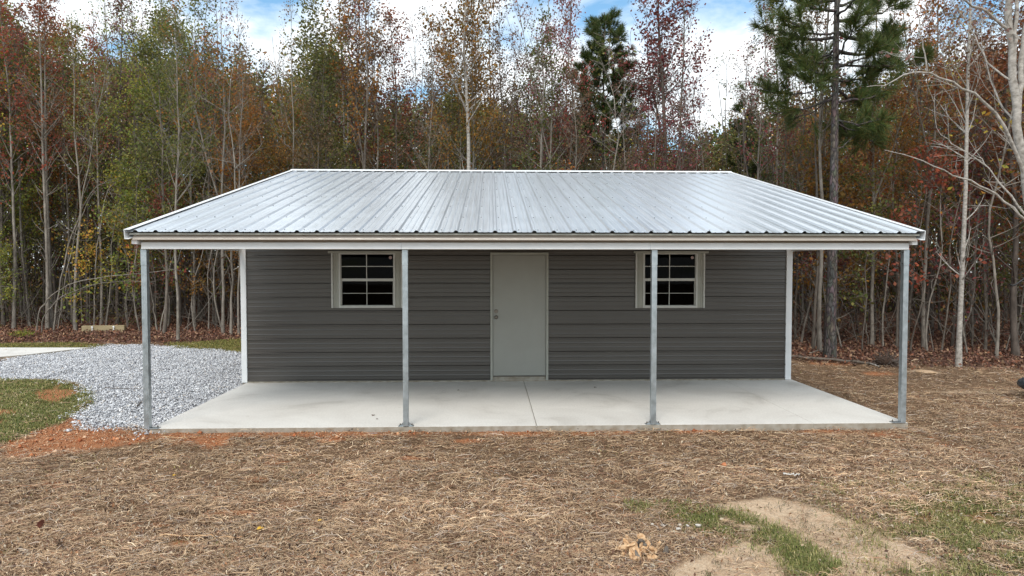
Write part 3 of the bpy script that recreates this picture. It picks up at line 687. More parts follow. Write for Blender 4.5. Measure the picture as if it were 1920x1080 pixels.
# windows
def window(px0, px1, gx0, gx1, mx, stick, hx0, hx1, wd):
    wn = part(MB().box(wd[0]+.0, wd[0]+.0001, P_WALL, P_WALL+.0001, wd[2], wd[2]+.0001), 'window', M['frame'])
    bpy.data.objects.remove(wn)
    y = P_WALL
    z0, z1 = wd[2], wd[3]; a, b = pfa(gx0-3.0, 520)[0], pfa(gx1+3.5, 520)[0]
    fr = MB(); t = .028
    fr.box(a, a+t, y-.035, y+.06, z0, z1).box(b-t, b, y-.035, y+.06, z0, z1).box(a+t, b-t, y-.035, y+.06, z1-t+.012, z1).box(a+t, b-t, y-.038, y+.06, z0, z0+t*1.25)
    w = part(fr, 'window', M['frame'], bevel=.002)
    zm = pfa(700, 524.5)[1]
    ai, bi = a+t, b-t
    up = MB(); up.box(ai, bi, y-.012, y+.02, zm-.02, zm+.02).box(ai, ai+.008, y-.008, y+.02, zm+.02, z1-t+.012).box(bi-.008, bi, y-.008, y+.02, zm+.02, z1-t+.012); part(up, 'upper_sash', M['frame'], w)
    lo = MB(); lo.add([(q[0], yy, q[1]) for yy in (y, y+.03) for q in ((ai, z0+t*1.25), (bi, z0+t*1.25), (bi, zm-.02), (ai, zm-.02), (ai+.016, z0+t*1.25+.008), (bi-.016, z0+t*1.25+.008), (bi-.016, zm-.024), (ai+.016, zm-.024))], [(0, 1, 5, 4), (1, 2, 6, 5), (2, 3, 7, 6), (3, 0, 4, 7), (12, 13, 9, 8), (13, 14, 10, 9), (14, 15, 11, 10), (15, 12, 8, 11), (4, 5, 13, 12), (5, 6, 14, 13), (6, 7, 15, 14), (7, 4, 12, 15), (0, 8, 9, 1), (1, 9, 10, 2), (2, 10, 11, 3), (3, 11, 8, 0)]); part(lo, 'lower_sash', M['frame'], w)
    xm = pfa(mx, 520)[0]; zu = (zm+.02+z1-t+.012)/2; zl = (zm-.02+z0+t*1.25)/2
    mu = MB(); mu.box(xm-.006, xm+.006, y-.004, y+.010, zm+.02, z1-t+.012).box(ai+.008, xm-.0062, y-.003, y+.009, zu-.006, zu+.006).box(xm+.0062, bi-.008, y-.003, y+.009, zu-.006, zu+.006)
    mu.box(xm-.005, xm+.005, y+.006, y+.018, z0+t*1.25, zm-.02).box(ai+.016, xm-.0052, y+.007, y+.017, zl-.004, zl+.004).box(xm+.0052, bi-.016, y+.007, y+.017, zl-.004, zl+.004)
    part(mu, 'glazing_bars', M['frame'], w)
    part(MB().box(ai+.0005, bi-.0005, y+.0105, y+.0135, zm+.0205, z1-t+.011), 'pane', M['glass'], w)
    part(MB().box(ai+.0165, bi-.0165, y+.0185, y+.0215, z0+t*1.25+.0085, zm-.0245), 'pane', M['glass'], w)
    sx_, sz = pfa(stick, 483); r = .026
    st = MB(); st.cyl((sx_, y+.0045, sz), (sx_, y+.0100, sz), r, n=20); s1 = part(st, 'sticker', M['sticker'], w)
    # side casings: outer lip, recessed web
    l, rr = pfa(px0, 520)[0], pfa(px1, 520)[0]
    for (u0, u1, lip) in ((l, a-.001, -1), (b+.001, rr, 1)):
        c = MB(); c.box(u0, u1, y-.022, y+.01, z0, z1-.001)
        m_ = (u0+u1)/2; c.box(m_-.008, m_+.008, y-.028, y-.0225, z0+.002, z1-.003)
        lw = .024; e0, e1 = (u0-.0005, u0+lw) if lip < 0 else (u1-lw, u1+.0005)
        cs = part(c, 'side_casing', M['side_trim'], w, bevel=.001)
        part(MB().box(e0, e1, y-.040, y-.0225, z0-.001, z1), 'casing_lip', M['frame'], w, bevel=.001)
    h0, h1 = pfa(hx0, 475)[0], pfa(hx1, 475)[0]
    part(MB().box(h0, h1, y-.052, y-.0, z1+.0005, z1+.036), 'head_trim', M['side_trim'], w, bevel=.002)
window(622, 755.5, 639, 738, 687.5, 732, 616, 758, W1)
window(1191, 1320.5, 1208, 1303.5, 1255.3, 1298.5, 1188, 1327, W2)
# door
y = P_WALL; a, b, z0, z1 = DR
fr = MB(); t = .038
fr.box(a, a+t, y-.034, y+.08, z0-.015, z1).box(b-t, b, y-.034, y+.08, z0-.015, z1).box(a+t, b-t, y-.034, y+.08, z1-t, z1)
df = part(fr, 'door_frame', M['side_trim'], bevel=.003)
zt = pfa(970, 704)[1]
dl = part(MB().box(a+t+.004, b-t-.004, y-.012, y+.03, zt, z1-t-.005), 'door', M['door'], df, bevel=.003)
part(MB().box(a+t+.001, b-t-.001, y-.020, y+.03, zt-.018, zt-.004), 'threshold', M['steel'], df, bevel=.002)
part(MB().box(a+t+.002, b-t-.002, y-.005, y+.09, .0275, zt-.019), 'sill_block', M['patio'], df)
for i, zy in enumerate((583.5, 594.5)):
    kx, kz = pfa(930.3, zy)
    k = MB().cyl((kx, y-.0125, kz), (kx, y-.020, kz), .034, .031, 20)
    if i == 0: k.cyl((kx, y-.020, kz), (kx, y-.034, kz), .021, .018, 16)
    else: k.cyl((kx, y-.020, kz), (kx, y-.045, kz), .013, .013, 12).cyl((kx, y-.045, kz), (kx, y-.062, kz), .022, .028, 16).cyl((kx, y-.062, kz), (kx, y-.074, kz), .028, .017, 16)
    part(k, 'deadbolt' if i == 0 else 'door_knob', M['steel'], dl, smooth=False)

# ------------------------------------------------------------------ trees
def trunk_path(rng, H, wob, lean=(0, 0), n=16, bow=0.):
    t = np.linspace(0, 1, n); p = np.zeros((n, 3)); p[:, 2] = t*H
    ph = rng.random(4)*6.28
    p[:, 0] = lean[0]*t*H+wob*(np.sin(t*5+ph[0])-np.sin(ph[0]))+wob*.45*(np.sin(t*13+ph[1])-np.sin(ph[1]))+bow*t*t*H
    p[:, 1] = lean[1]*t*H+wob*(np.sin(t*4+ph[2])-np.sin(ph[2]))+wob*.4*(np.sin(t*12+ph[3])-np.sin(ph[3]))
    kk = rng.normal(size=(n, 2))*wob*.10; kk[:2] = 0; p[:, :2] += kk
    return p
def along(P, t):
    n = len(P)-1; f = np.clip(t, 0, 1)*n; i = min(int(f), n-1); return P[i]+(P[i+1]-P[i])*(f-i)
def bezier(a, d, L, up, rng, n=5, wig=.05):
    pts = [np.array(a)]; d = np.array(d, float)
    for i in range(n-1):
        d = d+np.array([0, 0, up])+rng.normal(size=3)*wig; d /= np.linalg.norm(d); pts.append(pts[-1]+d*L/(n-1))
    return np.array(pts), d
def gen_tree(seed, H, r0, cb=.35, spread=.2, nb=34, tw=5, lpt=9, lsz=(.07, .12), wob=.1, lean=(0, 0), elev=(.35, 1.0), jit=.12, prof=.7, low=3, fork=0):
    rng = np.random.default_rng(seed); P = trunk_path(rng, H, wob, lean); t = np.linspace(0, 1, len(P))
    rad = r0*(1-t*.93)**.85*(1+.35*np.exp(-t*35)); lines = [(P, rad, 8)]; LC = []
    stems = [(P, r0)]
    for k in range(fork):
        tf = rng.uniform(.3, .5); s = along(P, tf); az = rng.random()*6.28
        Pf, _ = bezier(s, [math.cos(az)*.35, math.sin(az)*.35, 1], H*(1-tf)*.9, .08, rng, 9, .04)
        lines.append((Pf, np.linspace(r0*.6*(1-tf)+.008, .006, 9), 6)); stems.append((Pf, r0*.5))
    for i in range(nb+low):
        stem, rs = stems[i % len(stems)]
        tt = cb+(0.98-cb)*rng.random()**.9 if i < nb else rng.uniform(.15, cb)
        if stem is not P: tt = max(.15, tt*rng.uniform(.5, 1))
        s = along(stem, tt); az = i*2.4+rng.random()*1.2; el = rng.uniform(*elev)
        u = (tt-cb)/(1-cb) if tt > cb else 0
        L = H*spread*((1-u)**prof*.85+.18)*rng.uniform(.6, 1.15)
        if i >= nb: L *= .5
        d = [math.cos(az)*math.cos(el), math.sin(az)*math.cos(el), math.sin(el)]
        Pb, dd = bezier(s, d, L, .07, rng, 6, .09)
        bf = .25+1.5*rng.random(); rb_ = max(.005, rs*.32*(1-tt)+.005); lines.append((Pb, np.linspace(rb_, .003, 6), 4))
        for j in range(tw if i < nb else 2):
            q = along(Pb, rng.uniform(.3, 1)); dv = dd+rng.normal(size=3)*.75; dv /= np.linalg.norm(dv)
            Lt = rng.uniform(.2, .55)*(.5+.5*min(1, L)); Pt, _ = bezier(q, dv, Lt, .03, rng, 4, .15)
            lines.append((Pt, np.linspace(.0045, .0022, 4), 3))
            if i < nb or rng.random() < .3:
                m = rng.poisson(lpt*rng.gamma(.9)/.9*bf); w = rng.random(m)
                base = np.array([along(Pt, a) for a in w]) if m else np.zeros((0, 3)); LC.append(base+rng.normal(size=(m, 3))*jit)
    V, Q = tubes(lines); wood = qmesh('trunk', V, Q, smooth=True)
    C = np.concatenate(LC) if LC else np.zeros((1, 3)); C = C[C[:, 2] > .3]
    V, Q = leaves(C, rng.uniform(*lsz, len(C)), rng, .7); crown = qmesh('crown', V, Q)
    crown.materials.append(M['leaf_rust'])
    return dict(wood=wood, crown=crown, H=H, nl=len(C))
KIND = {
 'straight': [gen_tree(650+k, 11.5, .056, cb=.42, spread=.12, nb=40, tw=6, lpt=4.5, lsz=(.055, .10), wob=.035, elev=(.55, 1.1), low=8) for k in range(2)],
 'wide':    [gen_tree(600+k, 12.5, .085, cb=.47, spread=.155, nb=72, tw=7, lpt=7.5, lsz=(.06, .115), wob=.10, elev=(.45, 1.1), fork=k) for k in range(2)],
 'tall':    [gen_tree(100+k, 11.5, .056, cb=.38, spread=.14, nb=44, tw=6, lpt=6.5, lsz=(.055, .11), wob=.11, elev=(.5, 1.1), fork=k % 2) for k in range(6)],
 'sparse':  [gen_tree(200+k, 11.5, .046, cb=.42, spread=.13, nb=40, tw=6, lpt=3.2, lsz=(.055, .10), wob=.10, elev=(.6, 1.15), fork=k % 2) for k in range(5)],
 'full':    [gen_tree(300+k, 8.5, .046, cb=.22, spread=.20, nb=60, tw=7, lpt=11, lsz=(.05, .095), wob=.10, elev=(.2, .9), jit=.16) for k in range(5)],
 'sapling': [gen_tree(400+k, 6.2, .020, cb=.4, spread=.14, nb=14, tw=4, lpt=1.6, lsz=(.06, .10), wob=.14, lean=(R.normal()*.05, R.normal()*.04), low=5) for k in range(8)],
 'leafy':   [gen_tree(500+k, 4.6, .018, cb=.3, spread=.24, nb=20, tw=5, lpt=7, lsz=(.06, .12), wob=.10, lean=(R.normal()*.06, R.normal()*.04), elev=(-.1, .6)) for k in range(5)],
}
BARK = {'bark_pale': 'pale grey bark', 'bark_grey': 'grey-brown bark', 'bark_dark': 'dark bark', 'bark_white': 'whitish bark'}
DESC = {'crimson': 'crimson', 'rust': 'rust red', 'burgundy': 'burgundy', 'orange': 'orange', 'olive': 'olive green', 'green': 'fresh green', 'yellow': 'yellow', 'brown': 'dull brown', 'mauve': 'pinkish brown'}
REC = []; TREES = []
def place(kind, v, x, y, H, leaf, bark, row, fat=1., name=None):
    k = KIND[kind][v % len(KIND[kind])]; s = H/k['H']
    nm = name or {'tall': 'tree', 'wide': 'tree', 'straight': 'tree', 'sparse': 'tree', 'full': 'bushy_tree', 'sapling': 'sapling', 'leafy': 'leafy_sapling'}[kind]
    e = empty(nm, (x, y, float(gheight(np.array([x]), np.array([y]))[0])-.03)); e.rotation_euler.z = R.random()*6.28; e.scale = (s*fat, s*fat, s)
    for part_, m in (('wood', bark), ('crown', 'leaf_'+leaf)):
        o = bpy.data.objects.new('trunk' if part_ == 'wood' else 'crown', k[part_]); col.objects.link(o); o.parent = e
        if not k[part_].materials: k[part_].materials.append(M['bark_pale'])
        o.material_slots[0].link = 'OBJECT'; o.material_slots[0].material = M[m]
    REC.append([e, kind, leaf, bark, x, y, row]); TREES.append((x, y)); return e
def tp(px, py): return gp(px, py)[:2]
# --- trees one can single out in the photograph (foot pixel, kind, height, leaf, bark)
def named(px, py, kind, v, H, leaf, bark, label, fat=1., rot=None, Yd=None):
    x, y = tp(px, py) if Yd is None else yp(px, 500, Yd)[:2]
    e = place(kind, v, x, y, H, leaf, bark, -1, fat); e['label'] = label; e['category'] = 'tree' if H > 5 else 'sapling'
    if rot is not None: e.rotation_euler.z = rot
    return e
named(89, 618, 'straight', 1, 11.6, 'rust', 'bark_pale', 'left stem of the two close tall pale trunks near the left edge', 1.0, .3)
named(98, 617, 'straight', 0, 11.2, 'rust', 'bark_pale', 'right stem of the two close tall pale trunks near the left edge', 1.05, 1.3)
named(55, 612, 'tall', 3, 10.5, 'mauve', 'bark_pale', 'tall pale trunk just left of the two close tall trunks', .85)
named(26, 611, 'tall', 1, 10.8, 'burgundy', 'bark_grey', 'tall grey trunk nearest the left edge of the wood', .85)
named(7, 613, 'full', 2, 11.2, 'green', 'bark_grey', 'green and yellow leaved tree filling the left edge', .85)
named(190, 612, 'straight', 1, 10.6, 'rust', 'bark_pale', 'tall pale trunk rising behind the timber with white fittings', .9)
named(139, 613, 'sparse', 2, 10.3, 'rust', 'bark_grey', 'tall trunk between the paired pale trunks and the timber', .9)
named(334, 640, 'tall', 2, 9.6, 'olive', 'bark_pale', 'pale trunk standing forward of the wood right of the left post', .8)
named(418, 628, 'tall', 5, 10.4, 'orange', 'bark_pale', 'pale straight trunk just left of the siding corner', .9)
named(433, 630, 'sapling', 3, 8.4, 'brown', 'bark_pale', 'thin crooked pale stem beside the trunk at the left siding corner', 1.3)
named(448, 629, 'sparse', 0, 9.6, 'brown', 'bark_pale', 'pale trunk closest to the left siding corner', .8)
named(308, 626, 'full', 0, 9.6, 'olive', 'bark_grey', 'dense olive green tree above the left end of the roof', .9)
named(883, 0, 'wide', 0, 12.6, 'orange', 'bark_white', 'tall orange-brown leaved tree with whitish trunk behind the ridge', 1.0, 2.0, Yd=12.0)
named(885, 0, 'full', 1, 11.8, 'orange', 'bark_pale', 'full orange crown behind the whitish trunk above the ridge', .62, 1.0, Yd=12.6)
named(608, 0, 'full', 3, 10.6, 'olive', 'bark_grey', 'round-topped olive green tree above the left part of the ridge', 1.05, Yd=14.2)
named(560, 0, 'sparse', 3, 10.4, 'orange', 'bark_pale', 'slim pale trunk in front of the round-topped olive tree', .9, Yd=13.3)
named(700, 0, 'tall', 1, 12.2, 'orange', 'bark_grey', 'slim tree with bright orange leaves near its middle, behind ridge', 1.0, Yd=13.6)
named(1062, 0, 'tall', 2, 12.2, 'crimson', 'bark_grey', 'crimson leaved tall tree just left of the small pine', .65, Yd=13.2)
named(1030, 0, 'sparse', 1, 12.0, 'mauve', 'bark_pale', 'thin nearly bare tall tree left of the crimson tree', .85, Yd=12.6)
named(1247, 0, 'wide', 1, 12.8, 'burgundy', 'bark_dark', 'tall dark-trunked tree with loose burgundy leaves right of the small pine', 1.15, 1.1, Yd=13.0)
named(1273, 0, 'sparse', 4, 12.4, 'burgundy', 'bark_pale', 'slimmer pale trunk beside the dark-trunked burgundy tree', 1.1, .5, Yd=13.0)
named(1120, 0, 'sapling', 4, 8.6, 'olive', 'bark_pale', 'thin pale stem below the small pine', 1.3, Yd=11.8)
named(1797, 688, 'straight', 0, 10.8, 'brown', 'bark_white', 'straight whitish trunk standing forward at the right of the yard', .95, 4.0)
named(1732, 655, 'tall', 3, 10.2, 'orange', 'bark_pale', 'grey trunk right of the end post leaning slightly', .9)
named(1537, 662, 'sparse', 0, 10.6, 'brown', 'bark_pale', 'pale trunk immediately left of the big pine', 1.15)
named(1524, 655, 'sparse', 4, 10.2, 'brown', 'bark_grey', 'second trunk left of the big pine', .9)
named(1635, 652, 'tall', 5, 9.8, 'rust', 'bark_pale', 'pale trunk halfway between the big pine and the end post', .9)
named(1905, 668, 'full', 4, 9.8, 'rust', 'bark_dark', 'thick dark trunk at the right edge of the wood', 1.3)
named(262, 619, 'leafy', 0, 4.4, 'green', 'bark_pale', 'leafy green sapling just left of the left post')
named(240, 616, 'leafy', 2, 4.8, 'yellow', 'bark_pale', 'yellow green leafy sapling behind the two arching stems')
named(296, 620, 'leafy', 1, 4.3, 'crimson', 'bark_grey', 'crimson leaved sapling just right of the left post')
named(352, 622, 'leafy', 3, 3.6, 'orange', 'bark_grey', 'orange leaved sapling under the porch between left post and siding')
named(30, 610, 'leafy', 4, 4.6, 'green', 'bark_grey', 'bright green leafy sapling near the left edge')
named(1640, 640, 'leafy', 2, 4.2, 'orange', 'bark_grey', 'orange and yellow leafy sapling between big pine and end post')
named(1868, 672, 'sapling', 0, 8.2, 'yellow', 'bark_pale', 'thin pale stem between whitish trunk and thick dark trunk', 1.2)
# --- rows of the wood
ZONES = [(-400, 60, ['green', 'rust', 'olive', 'yellow', 'olive'], 10.6, .55), (60, 300, ['rust', 'orange', 'mauve', 'olive', 'green', 'green', 'rust'], 10.4, .5), (300, 460, ['olive', 'olive', 'rust', 'green', 'olive'], 10.8, .5),
         (460, 560, ['mauve', 'brown', 'orange'], 9.4, .35), (560, 650, ['olive', 'olive', 'brown'], 9.2, .5), (650, 800, ['mauve', 'orange', 'rust', 'burgundy', 'brown'], 11.6, .3), (800, 985, ['orange', 'brown', 'mauve', 'olive'], 10.8, .3),
         (985, 1110, ['burgundy', 'mauve', 'brown', 'olive'], 10.3, .35), (1110, 1200, ['olive', 'brown', 'mauve'], 8.4, .4), (1200, 1330, ['mauve', 'burgundy', 'brown'], 9.2, .25),
         (1330, 1480, ['mauve', 'burgundy', 'olive', 'rust'], 10.4, .25), (1480, 1700, ['rust', 'orange', 'olive', 'brown'], 9.0, .45), (1700, 2500, ['orange', 'rust', 'mauve', 'yellow', 'brown'], 9.6, .4)]
def zone(px):
    for z in ZONES:
        if px < z[1]: return z
    return ZONES[-1]
for row, (off, step) in enumerate(((.3, 1.0), (2.0, .95), (4.0, 1.1), (6.5, 1.5))):
    x = -23.+.4*row
    while x < 22:
        xx = x+R.normal()*.28; yy = float(edgeY(xx))+off+R.uniform(-.6, .8); x += step*R.uniform(.8, 1.25)
        if xx > BX-1.5 and xx < 6: yy = max(yy, BACK+2)
        if any((xx-a)**2+(yy-b)**2 < .22 for a, b in TREES): continue
        px = project(xx, yy, 4.); z = zone(px)
        if row == 0 and 1085 < px < 1195: continue
        if px < -260 or px > 2180: continue
        dc = math.hypot(xx-CAM[0], yy-CAM[1]); H = (z[3]-1.9)*dc/22.+1.9; H *= R.uniform(.82, 1.06)
        if row == 0 and 1560 < px < 1900: H *= .85
        full = R.random() < z[4]+(.15 if row > 1 else 0)
        leaf = z[2][R.integers(len(z[2]))]
        kd = 'full' if full and leaf not in ('burgundy', 'mauve') else ('tall' if R.random() < .55 else 'sparse')
        if kd == 'full': H *= .82
        place(kd, int(R.integers(6)), xx, yy, H, leaf, ['bark_pale', 'bark_pale', 'bark_grey', 'bark_grey', 'bark_dark'][R.integers(5)], row)
for i in range(165):
    xx = R.uniform(-21, 19); yy = float(edgeY(xx))+R.uniform(-.5, 3.5)**1.0
    px = project(xx, yy, 2)
    if 470 < px < 1470 and R.random() < .7: continue
    if px < -150 or px > 2080: continue
    if any((xx-a)**2+(yy-b)**2 < .05 for a, b in TREES): continue
    lf = R.random() < .32
    leaf = (['green', 'yellow', 'green', 'olive', 'rust'] if px < 300 else ['rust', 'orange', 'burgundy', 'olive'])[R.integers(4)]
    place('leafy' if lf else 'sapling', int(R.integers(8)), xx, yy, R.uniform(3., 5.2) if lf else R.uniform(4.5, 8), leaf, ['bark_pale', 'bark_grey', 'bark_pale'][R.integers(3)], 0 if yy < edgeY(xx)+1.2 else 1)

# --- labels that say which one
ORD = 'first second third fourth fifth sixth seventh eighth ninth tenth eleventh twelfth thirteenth fourteenth fifteenth sixteenth seventeenth eighteenth nineteenth twentieth'.split(); ORD += ['twenty-'+q for q in ORD[:9]]
buckets = {}
for r in REC:
    e, kind, leaf, bark, x, y, row = r
    if row == -1: continue
    px = project(x, y, 3.); reg = 'left of the building' if px < 455 else 'behind the roof' if px < 1482 else 'right of the building'
    base = {'tall': 'slender tree', 'sparse': 'sparse tree', 'full': 'bushy tree', 'sapling': 'thin sapling', 'leafy': 'leafy sapling'}[kind]
    e['category'] = 'sapling' if kind in ('sapling', 'leafy') else 'tree'
    if row == 0: buckets.setdefault((base, leaf, reg), []).append((px, e))
    else:
        e['label'] = '%s %s deeper in the wood %s' % (DESC[leaf], base, reg); e['group'] = '%s %ss inside the wood %s' % (DESC[leaf], base, reg)
for (base, leaf, reg), L_ in buckets.items():
    L_.sort(key=lambda t: t[0])
    for i, (_, e) in enumerate(L_):
        e['group'] = 'front row trees of the wood'
        if len(L_) == 1: e['label'] = 'only %s %s in the front row of the wood %s' % (DESC[leaf], base, reg)
        else: e['label'] = '%s %s %s from left in front row %s' % (ORD[min(i, 28)], DESC[leaf], base, reg); e['label'] = e['label'].replace('leftmost', 'first')

# --- pines
def tuft(C, D, n, L, w, rng, cone=.75):
    d = D[None]+rng.normal(size=(n, 3))*cone; d /= np.linalg.norm(d, axis=1)[:, None]
    s = np.cross(d, rng.normal(size=(n, 3))); s /= np.linalg.norm(s, axis=1)[:, None]
    st = C[None]-D[None]*rng.uniform(0, .16, (n, 1)); ll = L*rng.uniform(.7, 1.1, (n, 1)); e = st+d*ll; e[:, 2] -= ll[:, 0]**2*.15
    return np.stack([st-s*w/2, st+s*w/2, e+s*w*.2, e-s*w*.2], 1)
def pine(name, base, H, r0, branches, label, seed, ntuft, nl, w, extra_up=.0):
    rng = np.random.default_rng(seed); root = empty(name, base); tag(root, label, 'pine tree')
    P = trunk_path(rng, H, .012, n=22); t = np.linspace(0, 1, 22)
    lines = [(P, r0*(1-t*.85)*(1+.3*np.exp(-t*40)), 14)]; T = []
    for (z, vec, rr, dens) in branches:
        s = along(P, z/H); vec = np.array(vec, float); L = np.linalg.norm(vec); d = vec/L
        n = 7; tt = np.linspace(0, 1, n)[:, None]
        sag = -np.sin(tt*PI)*.08*L*np.array([[0, 0, 1.]])
        Pb = s[None]+vec[None]*tt+sag+rng.normal(size=(n, 3))*.035*L*np.minimum(tt*3, 1)*np.array([[1, 1, .6]]); Pb[0] = s
        lines.append((Pb, np.linspace(rr, .008, n), 6))
        for j in range(int(ntuft*L*dens)+2):
            q = rng.uniform(.3, 1.0)**.8; p0 = along(Pb, q)
            dv = d+rng.normal(size=3)*.8+np.array([0, 0, .25+extra_up]); dv /= np.linalg.norm(dv); Lt = rng.uniform(.12, .55)*(1.15-q*.5)
            Pt, de = bezier(p0, dv, Lt, .12, rng, 4, .08); lines.append((Pt, np.linspace(.008, .005, 4), 4))
            T.append(tuft(Pt[-1], de, nl, .23, w, rng, .6))
            if Lt > .3: T.append(tuft(Pt[2], de, nl//2, .17, w, rng, .6))
    V, Q = tubes(lines); link('trunk', qmesh('trunk', V, Q, smooth=True), M['bark_pine'], root)
    V = np.concatenate(T).reshape(-1, 3); link('crown', qmesh('crown', V, np.arange(len(V)).reshape(-1, 4)), M['needle'], root)
    return root
bx_, by_ = tp(1556, 671); base = np.array([bx_, by_, GZ-.03]); br = []
def target(py0, px, py, dy, rr=.035, dens=1.):
    s = yp(1556, py0, by_); e_ = yp(px, py, by_); v = e_-s; v[1] = dy; br.append((s[2]-base[2], v, rr, dens))
for a in [(190, 1640, 175, -.3, .035, .8), (280, 1600, 252, .1, .02, .15), (185, 1440, 200, .3, .035, .35), (150, 1470, 130, -.5, .03, .7), (120, 1450, 95, -.2, .03, .9), (70, 1410, 45, .2, .04, .9), (60, 1430, 60, -.6, .03, .8),
          (125, 1620, 100, -.4, .035, 1.2), (95, 1690, 75, .4, .045, 1.2), (60, 1720, 45, .9, .05, 1.0), (150, 1660, 120, .6, .035, 1.3), (40, 1650, 20, -.5, .04, 1.2), (20, 1480, 20, -.4, .04, 1.), (10, 1640, -40, .5, .04, 1.2),
          (0, 1440, -30, .5, .04, 1.), (-30, 1500, -80, -.6, .04, 1.), (-50, 1660, -90, -.7, .04, 1.), (110, 1540, 70, -1.1, .03, .8), (90, 1580, 60, 1.6, .03, 1.), (30, 1550, 0, -1.4, .03, 1.), (-60, 1450, -140, .2, .04, 1.), (-110, 1640, -190, .2, .04, 1.), (-150, 1500, -240, .4, .03, 1.), (135, 1480, 160, -.4, .02, .9), (160, 1430, 150, .9, .02, .8), (100, 1490, 110, .8, .02, .9), (230, 1650, 240, .3, .02, 1.1), (225, 1620, 235, -.5, .02, 1.), (175, 1500, 215, .6, .015, .5), (120, 1720, 110, -.2, .03, 1.), (215, 1690, 245, 1.2, .03, .9), (210, 1650, 225, 1.6, .03, 1.2), (165, 1700, 150, 1.5, .04, 1.2)]:
    target(*a)
pine('pine_tree', base, 12.4, .118, br, 'large pine with reddish brown scaly trunk right of the building', 5, 13.5, 80, .008)
P2 = yp(1133, 0, 16.2); base2 = np.array([P2[0], 16.2, GZ-.03]); rng = np.random.default_rng(61); br = []
Ht = yp(1133, 22, 16.2)[2]
for k in range(46):
    z = 6.0+(Ht-6.3)*(k/46)**1.0; u = (Ht-z)/(Ht-6.0); L = .22+1.25*u**.75*rng.uniform(.75, 1.15); az = k*2.4+rng.random()
    br.append((z, (math.cos(az)*L, math.sin(az)*L, L*(.75-.35*u)), .022, 1.5))
pine('small_pine_tree', base2, Ht+.1, .09, br, 'small dark green cone-shaped pine rising above the middle of the ridge', 8, 8., 75, .013, .5)
P3 = yp(1405, 0, 13.6); base3 = np.array([P3[0], 13.6, GZ-.03]); br = []; Ht = yp(1405, 168, 13.6)[2]
for k in range(20):
    z = 4.6+(Ht-4.9)*(k/20); u = (Ht-z)/(Ht-4.6); L = .15+.55*u*rng.uniform(.6, 1.1); az = k*2.4
    br.append((z, (math.cos(az)*L, math.sin(az)*L, L*.5), .02, 1.3))
pine('small_pine_tree', base3, Ht+.1, .06, br, 'short yellowish green pine low above the right end of the ridge', 9, 8.5, 60, .011, .5)

